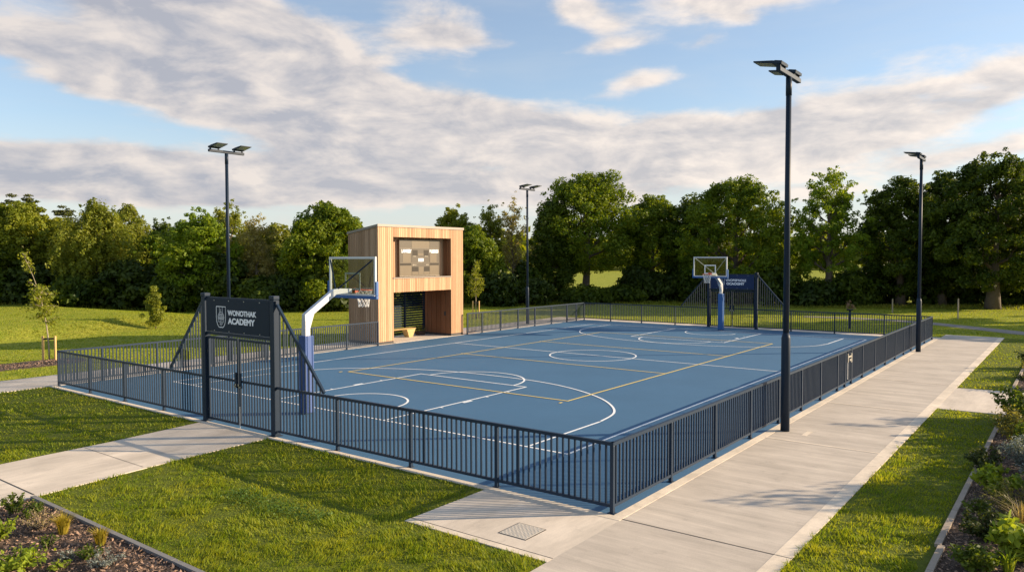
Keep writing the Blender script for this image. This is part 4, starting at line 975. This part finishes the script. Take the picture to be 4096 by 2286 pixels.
# right bed
struct(MB().box(-8, 12.1, -13, -4.22, -.3, -.005).box(16.2, 26, -12, -4.14, -.3, -.005).obj('mulch_bed', M_MULCH))
ed = MB()
xs = [-8, -5, -2, .46, 1.47, 3.2, 5.0, 6.2, 8.2, 10.2, 12.1]
for a, b in zip(xs[:-1], xs[1:]): ed.box(a + .006, b - .006, -4.22 - (.05 if b <= 1.5 else 0), -4.14 - (.05 if b <= 1.5 else 0), -.2, .035)
tag(ed.obj('timber_edging', M_EDGE), 'pale timber edging between the right lawn and the near shrub bed', 'edging', 'bed edgings')
ed = MB()
for a, b in ((16.2, 19.4), (19.4, 22.6), (22.6, 26)): ed.box(a + .006, b - .006, -4.14, -4.06, -.2, .035)
tag(ed.obj('timber_edging', M_EDGE), 'pale timber edging of the bed beyond the side path', 'edging', 'bed edgings')
RS = [('shrub', 'tall leafy green shrub at the corner of the bed by the side path', 11.2, -4.75, .95, .55, 'green', dict(leaves=1500, ll=.055)),
 ('shrub', 'upright sprig-topped shrub beside the side path, overhanging the bed corner', 10.2, -5.0, 1.0, .5, 'green', dict(leaves=900, ll=.06)),
 ('shrub', 'broad olive-green shrub behind the silver shrub', 8.7, -4.85, .75, .65, 'olive', dict(leaves=2200, ll=.035)),
 ('shrub', 'mid-green shrub between the broad olive shrub and the silver one', 7.7, -5.1, .7, .6, 'green', dict(leaves=1800, ll=.04)),
 ('shrub', 'rounded silver-grey shrub in the middle of the right bed', 6.55, -4.95, .6, .42, 'silver', dict(leaves=2600, ll=.026)),
 ('shrub', 'smaller silver-grey shrub in front of the rounded silver one', 5.6, -5.2, .5, .38, 'silver', dict(leaves=1800, ll=.026)),
 ('shrub', 'dark purplish low shrub spilling over the timber edging', 6.1, -4.32, .38, .32, 'dark', dict(leaves=900, ll=.035)),
 ('shrub', 'bright lime-green leafy plant against the dark bark', 4.75, -4.6, .38, .3, 'lime', dict(leaves=420, ll=.055)),
 ('shrub', 'wispy olive shrub with thin seed stems', 3.6, -4.95, .5, .46, 'olive', dict(leaves=1500, ll=.024, asp=.3)),
 ('shrub', 'low dark fine-leaved shrub near the middle of the bark strip', 2.25, -4.72, .36, .34, 'dark', dict(leaves=1300, ll=.03)),
 ('shrub', 'big bright shrub with large pale-edged leaves at the right edge', 1.6, -5.15, .5, .42, 'lime', dict(leaves=420, ll=.075)),
 ('shrub', 'small dark green shrub at the bottom right on the bark', .85, -4.72, .3, .26, 'green', dict(leaves=800, ll=.035)),
 ('shrub', 'yellowish leafy sprout at the foot of the dark purplish shrub', 5.7, -4.5, .28, .2, 'lime', dict(leaves=200, ll=.04)),
 ('shrub', 'green shrub behind the wispy olive one', 4.1, -5.5, .6, .5, 'green', dict(leaves=1300, ll=.04)),
 ('shrub', 'olive feathery shrub at the right edge beside the big bright one', 2.4, -5.35, .45, .4, 'olive', dict(leaves=1200, ll=.022, asp=.3)),
 ('shrub', 'small lime plant low between the wispy olive shrub and the edging', 3.3, -4.5, .2, .2, 'green', dict(leaves=300, ll=.03)),
 ('shrub', 'dark shrub behind the smaller silver-grey one', 5.0, -5.6, .6, .5, 'dark', dict(leaves=1500, ll=.04)),
 ('shrub', 'leafy green shrub between the upright sprig-topped shrub and the edging', 9.6, -4.65, .5, .42, 'green', dict(leaves=1100, ll=.04)),
 ('shrub', 'dark shrub at the near end of the bed beyond the side path', 17.2, -4.7, .6, .5, 'dark', dict(leaves=1100, ll=.045)),
 ('shrub', 'olive shrub further along the bed beyond the side path', 19.6, -4.75, .6, .55, 'olive', dict(leaves=1100, ll=.045)),
 ('shrub', 'dark shrub at the right edge beyond the side path', 22.0, -4.6, .8, .6, 'dark', dict(leaves=1200, ll=.05))]
for i, (nm, lb, x, y, h, r, k_, ex) in enumerate(RS): ex['leaves'] = int(ex['leaves'] * 1.5); shrub(nm, lb, x, y, h * 1.1, r * 1.2, M_S[k_], 500 + i, **ex)
tuft('grass_tuft', 'dry straw-coloured grass wisps at the right edge behind the low dark shrub', 2.9, -5.05, .5, M_S['straw'], 1, 90, 1.1)
tuft('grass_tuft', 'spiky green blades at the very bottom right of the bed', 1.05, -5.0, .3, M_S['lime'], 2, 50, .9, w=.012)
# left bed
struct(MB().prism([(-14, -6), (-5.05, -6), (-5.05, 7.99), (-8, 7.45), (-14, 5.95)], -.3, -.004).obj('mulch_bed', M_MULCH))
ed = MB(); ys = [-6, -3, 0, 2, 3.6, 5.2, 6.8, 7.98]
for a, b in zip(ys[:-1], ys[1:]): ed.box(-5.05, -4.98, a + .006, b - .006, -.2, .04)
tag(ed.obj('timber_edging', M_EDGEG), 'grey edging board between the front lawn and the left bark bed', 'edging', 'bed edgings')
LS = [('shrub', 'dark-leaved upright shrub at the path corner of the left bed', -5.5, 7.35, .32, .20, 'green', dict(leaves=420, ll=.03)),
 ('shrub', 'lighter leafy sprig beside the upright shrub in the left bed', -5.42, 6.95, .24, .22, 'green', dict(leaves=420, ll=.03)),
 ('shrub', 'wispy pale flowering plant behind the first yellow grass tuft', -5.5, 6.35, .30, .34, 'straw', dict(leaves=700, ll=.014, asp=.4, stems=30)),
 ('shrub', 'bushy light green plant at the left edge of the bark bed', -6.05, 6.3, .3, .25, 'lime', dict(leaves=420, ll=.035)),
 ('shrub', 'small pale green plant alone in the middle of the bark', -5.8, 5.4, .2, .14, 'green', dict(leaves=170, ll=.026)),
 ('shrub', 'low bright green leafy clump at the bottom left corner', -6.3, 5.05, .2, .36, 'lime', dict(leaves=700, ll=.035, stems=26)),
 ('shrub', 'small grey-green plant right of the bright leafy clump', -5.83, 4.72, .16, .13, 'silver', dict(leaves=200, ll=.022)),
 ('shrub', 'low green plant beside the edging at the bottom of the left bed', -5.6, 4.62, .16, .2, 'green', dict(leaves=330, ll=.026)),
 ('shrub', 'feathery grey-green plant at the bottom edge near the edging', -5.6, 4.2, .22, .22, 'silver', dict(leaves=700, ll=.018, asp=.3)),
 ('shrub', 'bright green sprout at the bottom edge of the left bed', -6.0, 4.5, .14, .14, 'lime', dict(leaves=150, ll=.03)),
 ('shrub', 'dark creeping plant at the left edge by the path', -6.2, 7.1, .14, .3, 'dark', dict(leaves=420, ll=.026))]
for i, (nm, lb, x, y, h, r, k_, ex) in enumerate(LS): shrub(nm, lb, x, y, h, r, M_S[k_], 600 + i, **ex)
tuft('grass_tuft', 'green-yellow grass tuft in the middle of the left bark bed', -5.42, 5.85, .30, M_S['yellow'], 3, 300, .7)
tuft('grass_tuft', 'golden yellow grass tuft right beside the edging board', -5.3, 4.98, .25, M_S['yellow'], 4, 260, .6)
# mulch bed by the sapling
struct(MB().prism([(-8, 24.3), (1.9, 24.5), (3.2, 24.9), (3.5, 25.9), (2.9, 26.5), (1, 26.4), (-8, 25.9)], -.3, 0).obj('mulch_bed', M_MULCH))
def chips(rng, n, inside, box_, smin, smax, z0=.0):
    p = np.stack([rng.uniform(box_[0], box_[1], n), rng.uniform(box_[2], box_[3], n), np.zeros(n)], 1); p = p[inside(p[:, 0], p[:, 1])]
    n = len(p); p[:, 2] = z0 + rng.uniform(.004, .03, n); Nn = unit(rng.normal(size=(n, 3)) * .45 + [0, 0, 1]); return rhombs(p, Nn, rng.uniform(smin, smax, n) * rng.uniform(.5, 1.2, n), .36, rng)
rng = np.random.default_rng(21)
Vc = np.concatenate([chips(rng, 16000, lambda x, y: (y < 7.9 + (x + 5.05) * .17), (-8, -5.06, 1.5, 8), .012, .045), chips(rng, 14000, lambda x, y: x > -99, (0, 12.05, -6.2, -4.24), .012, .04),
                     chips(rng, 2500, lambda x, y: x > -99, (-4, 2.9, 24.6, 26.2), .03, .06), chips(rng, 2500, lambda x, y: x > -99, (16.3, 25, -5.6, -4.2), .02, .05)])
stuff(npmesh('bark_chips', Vc, 4, M_CHIP), 'loose brown bark chips covering the planting beds', 'bark chips')
# planter in the shelter
t = thing('planter', 'low dark planter with a small leafy plant beside the shelter bench', 'planter', (17.75, 21.2, .012))
MB().add([(-.2, -.14, 0), (.2, -.14, 0), (.2, .14, 0), (-.2, .14, 0), (-.26, -.18, .2), (.26, -.18, .2), (.26, .18, .2), (-.26, .18, .2)], [(3, 2, 1, 0), (4, 5, 6, 7), (0, 1, 5, 4), (1, 2, 6, 5), (2, 3, 7, 6), (3, 0, 4, 7)]).obj('box', mat('brown_planter', (.07, .04, .025), .7), t)
rng = np.random.default_rng(31); pts = np.array([0, 0, .33]) + rng.normal(size=(160, 3)) * [.13, .09, .1]; pts[:, 2] = np.maximum(pts[:, 2], .2)
npmesh('foliage', rhombs(pts, unit(rng.normal(size=pts.shape) + [0, 0, .4]), rng.uniform(.025, .05, len(pts)), .5, rng), 4, M_S['olive'], t)

# ------------------------------------------------------------------ grass blades
def vnoise(x, y, seed):
    """smooth value noise"""
    r = np.random.default_rng(seed).uniform(0, 1, (256, 256)); xi = np.floor(x).astype(int); yi = np.floor(y).astype(int); fx = x - xi; fy = y - yi
    fx = fx * fx * (3 - 2 * fx); fy = fy * fy * (3 - 2 * fy); g = lambda i, j_: r[i % 256, j_ % 256]
    return (g(xi, yi) * (1 - fx) + g(xi + 1, yi) * fx) * (1 - fy) + (g(xi, yi + 1) * (1 - fx) + g(xi + 1, yi + 1) * fx) * fy
def paved(x, y):
    g = .0
    b = (x > -.22 - g) & (x < LX + 1.1) & (y > -2.73) & (y < 21.95)
    b |= (x > -18) & (x < -.2) & (y > LY + .2) & (y < 21.95); b |= (x > -16) & (x < 33.48) & (y > -2.73) & (y < -.24)
    b |= (x > -2.12) & (x < -.2) & (y > -.24) & (y < 2.33)
    lo = np.interp(-x, [.22, 1.2, 2.5, 3.7, 4.95, 8, 16], [8.42, 8.38, 8.3, 8.18, 8.03, 7.5, 5.5]); hi = np.interp(-x, [.22, 1.2, 2.5, 3.7, 4.95, 8, 16], [11.12, 11., 10.85, 10.78, 10.7, 10.45, 9])
    b |= (x < -.2) & (y > lo) & (y < hi)
    b |= (x > 12.1) & (x < 16.2) & (y < -2.7) & (y > -14); b |= (y < -4.1) & (x < 12.1) & (y > -13); b |= (y < -4.05) & (x > 16.2) & (x < 26) & (y > -12)
    b |= (x < -4.96) & (y < lo + .05); b |= (x > -8) & (x < 3.2) & (y > 24.45) & (y < 26.1)
    cx = np.interp(y, [c_[1] for c_ in cl_path], [c_[0] for c_ in cl_path]); b |= (abs(x - cx) < 1.25) & (y < 9)
    return b
cl_path = [(33.5, -12), (35, -6.5), (36.7, -3.3), (38.6, -1.0), (40.5, 1.25), (41.6, 3.6), (41.9, 6), (41.5, 9)]
def blades(n, rmin, rmax, seed, hmin, hmax, keep=None, wk=.0006, w0=.0028):
    rng = np.random.default_rng(seed)
    r = np.exp(rng.uniform(math.log(rmin), math.log(rmax), n)); a = math.atan2(FWD.y, FWD.x) + rng.uniform(R(-58), R(58), n)
    x = CAM.x + r * np.cos(a); y = CAM.y + r * np.sin(a); jx = (vnoise(x * 9, y * 9, 8) - .5) * .09; jy = (vnoise(x * 9 + 50, y * 9, 9) - .5) * .09; ok = ~paved(x + jx, y + jy)
    if keep is not None: ok &= keep(x, y, rng)
    x, y, r = x[ok], y[ok], r[ok]; n = len(x)
    tuftn = vnoise(x * 6.5, y * 6.5, 1) * .6 + vnoise(x * 2.1, y * 2.1, 2) * .4
    h = (hmin + (hmax - hmin) * tuftn ** 1.6 * np.clip(1.25 - r / 45, .35, 1)) * rng.uniform(.6, 1.2, n); w = (w0 + wk * r) * rng.uniform(.7, 1.3, n)
    th = rng.uniform(0, 2 * PI, n); s = np.stack([np.cos(th), np.sin(th), 0 * th], 1) * w[:, None]
    wind = vnoise(x * .9 + 40, y * .9, 3) * 2 * PI
    ln_ = np.stack([np.cos(wind), np.sin(wind), 0 * th], 1) * (h * .35)[:, None] + rng.normal(size=(n, 3)) * (h * .42)[:, None] * [1, 1, 0]
    b = np.stack([x, y, gz(x, y) - .005], 1); tip = b + ln_ + np.array([0, 0, 1]) * h[:, None]
    return np.stack([b - s, b + s, tip], 1).reshape(-1, 3)
stuff(npmesh('grass', blades(1200000, 4., 75, 11, .018, .14), 3, M_BLADE), 'short mown grass of the lawns round the court', 'grass')
def on_bank(x, y, rng):
    d = (y - 32.9) - (x - 3) * .36
    p = np.exp(-((d - 1.3) / 1.3) ** 2) * (x < 17) * (x > -30) * np.clip((x - 2) / 8, .05, 1)
    return rng.uniform(0, 1, len(x)) < p
def under_trees(x, y, rng):
    d = (x - CAM.x) * FH.x + (y - CAM.y) * FH.y; u = (x - CAM.x) * RH.x + (y - CAM.y) * RH.y; u = u / np.maximum(d, 1) * 1899 + 1288
    lim = np.interp(u, [-200, 900, 1200, 1500, 2000, 2700], [54.5, 55.5, 60, 65, 58, 56]); return (d > lim) & (d < lim + 4)
V = np.concatenate([blades(260000, 38, 60, 12, .08, .20, on_bank, .0004, .005), blades(160000, 45, 85, 13, .2, .5, under_trees, .0005, .008)])
stuff(npmesh('rough_grass', V, 3, M_ROUGH), 'tall unmown grass along the bank and at the foot of the trees', 'tall grass')
rng = np.random.default_rng(14); n = 1500; t_ = rng.uniform(0, 1, n)
pts = np.stack([-2.85 + rng.normal(size=n) * .14 - .1 * np.sin(t_ * 3), 3.3 + 2.3 * t_, rng.uniform(.02, .075, n)], 1)
stuff(npmesh('clover', rhombs(pts, unit(rng.normal(size=pts.shape) * .5 + [0, 0, 1]), rng.uniform(.01, .022, n), .8, rng), 4, leaf_mat('clover_leaf', (.075, .15, .02), (.14, .21, .04), .4, 6.)), 'patch of darker clover in the front lawn', 'clover')
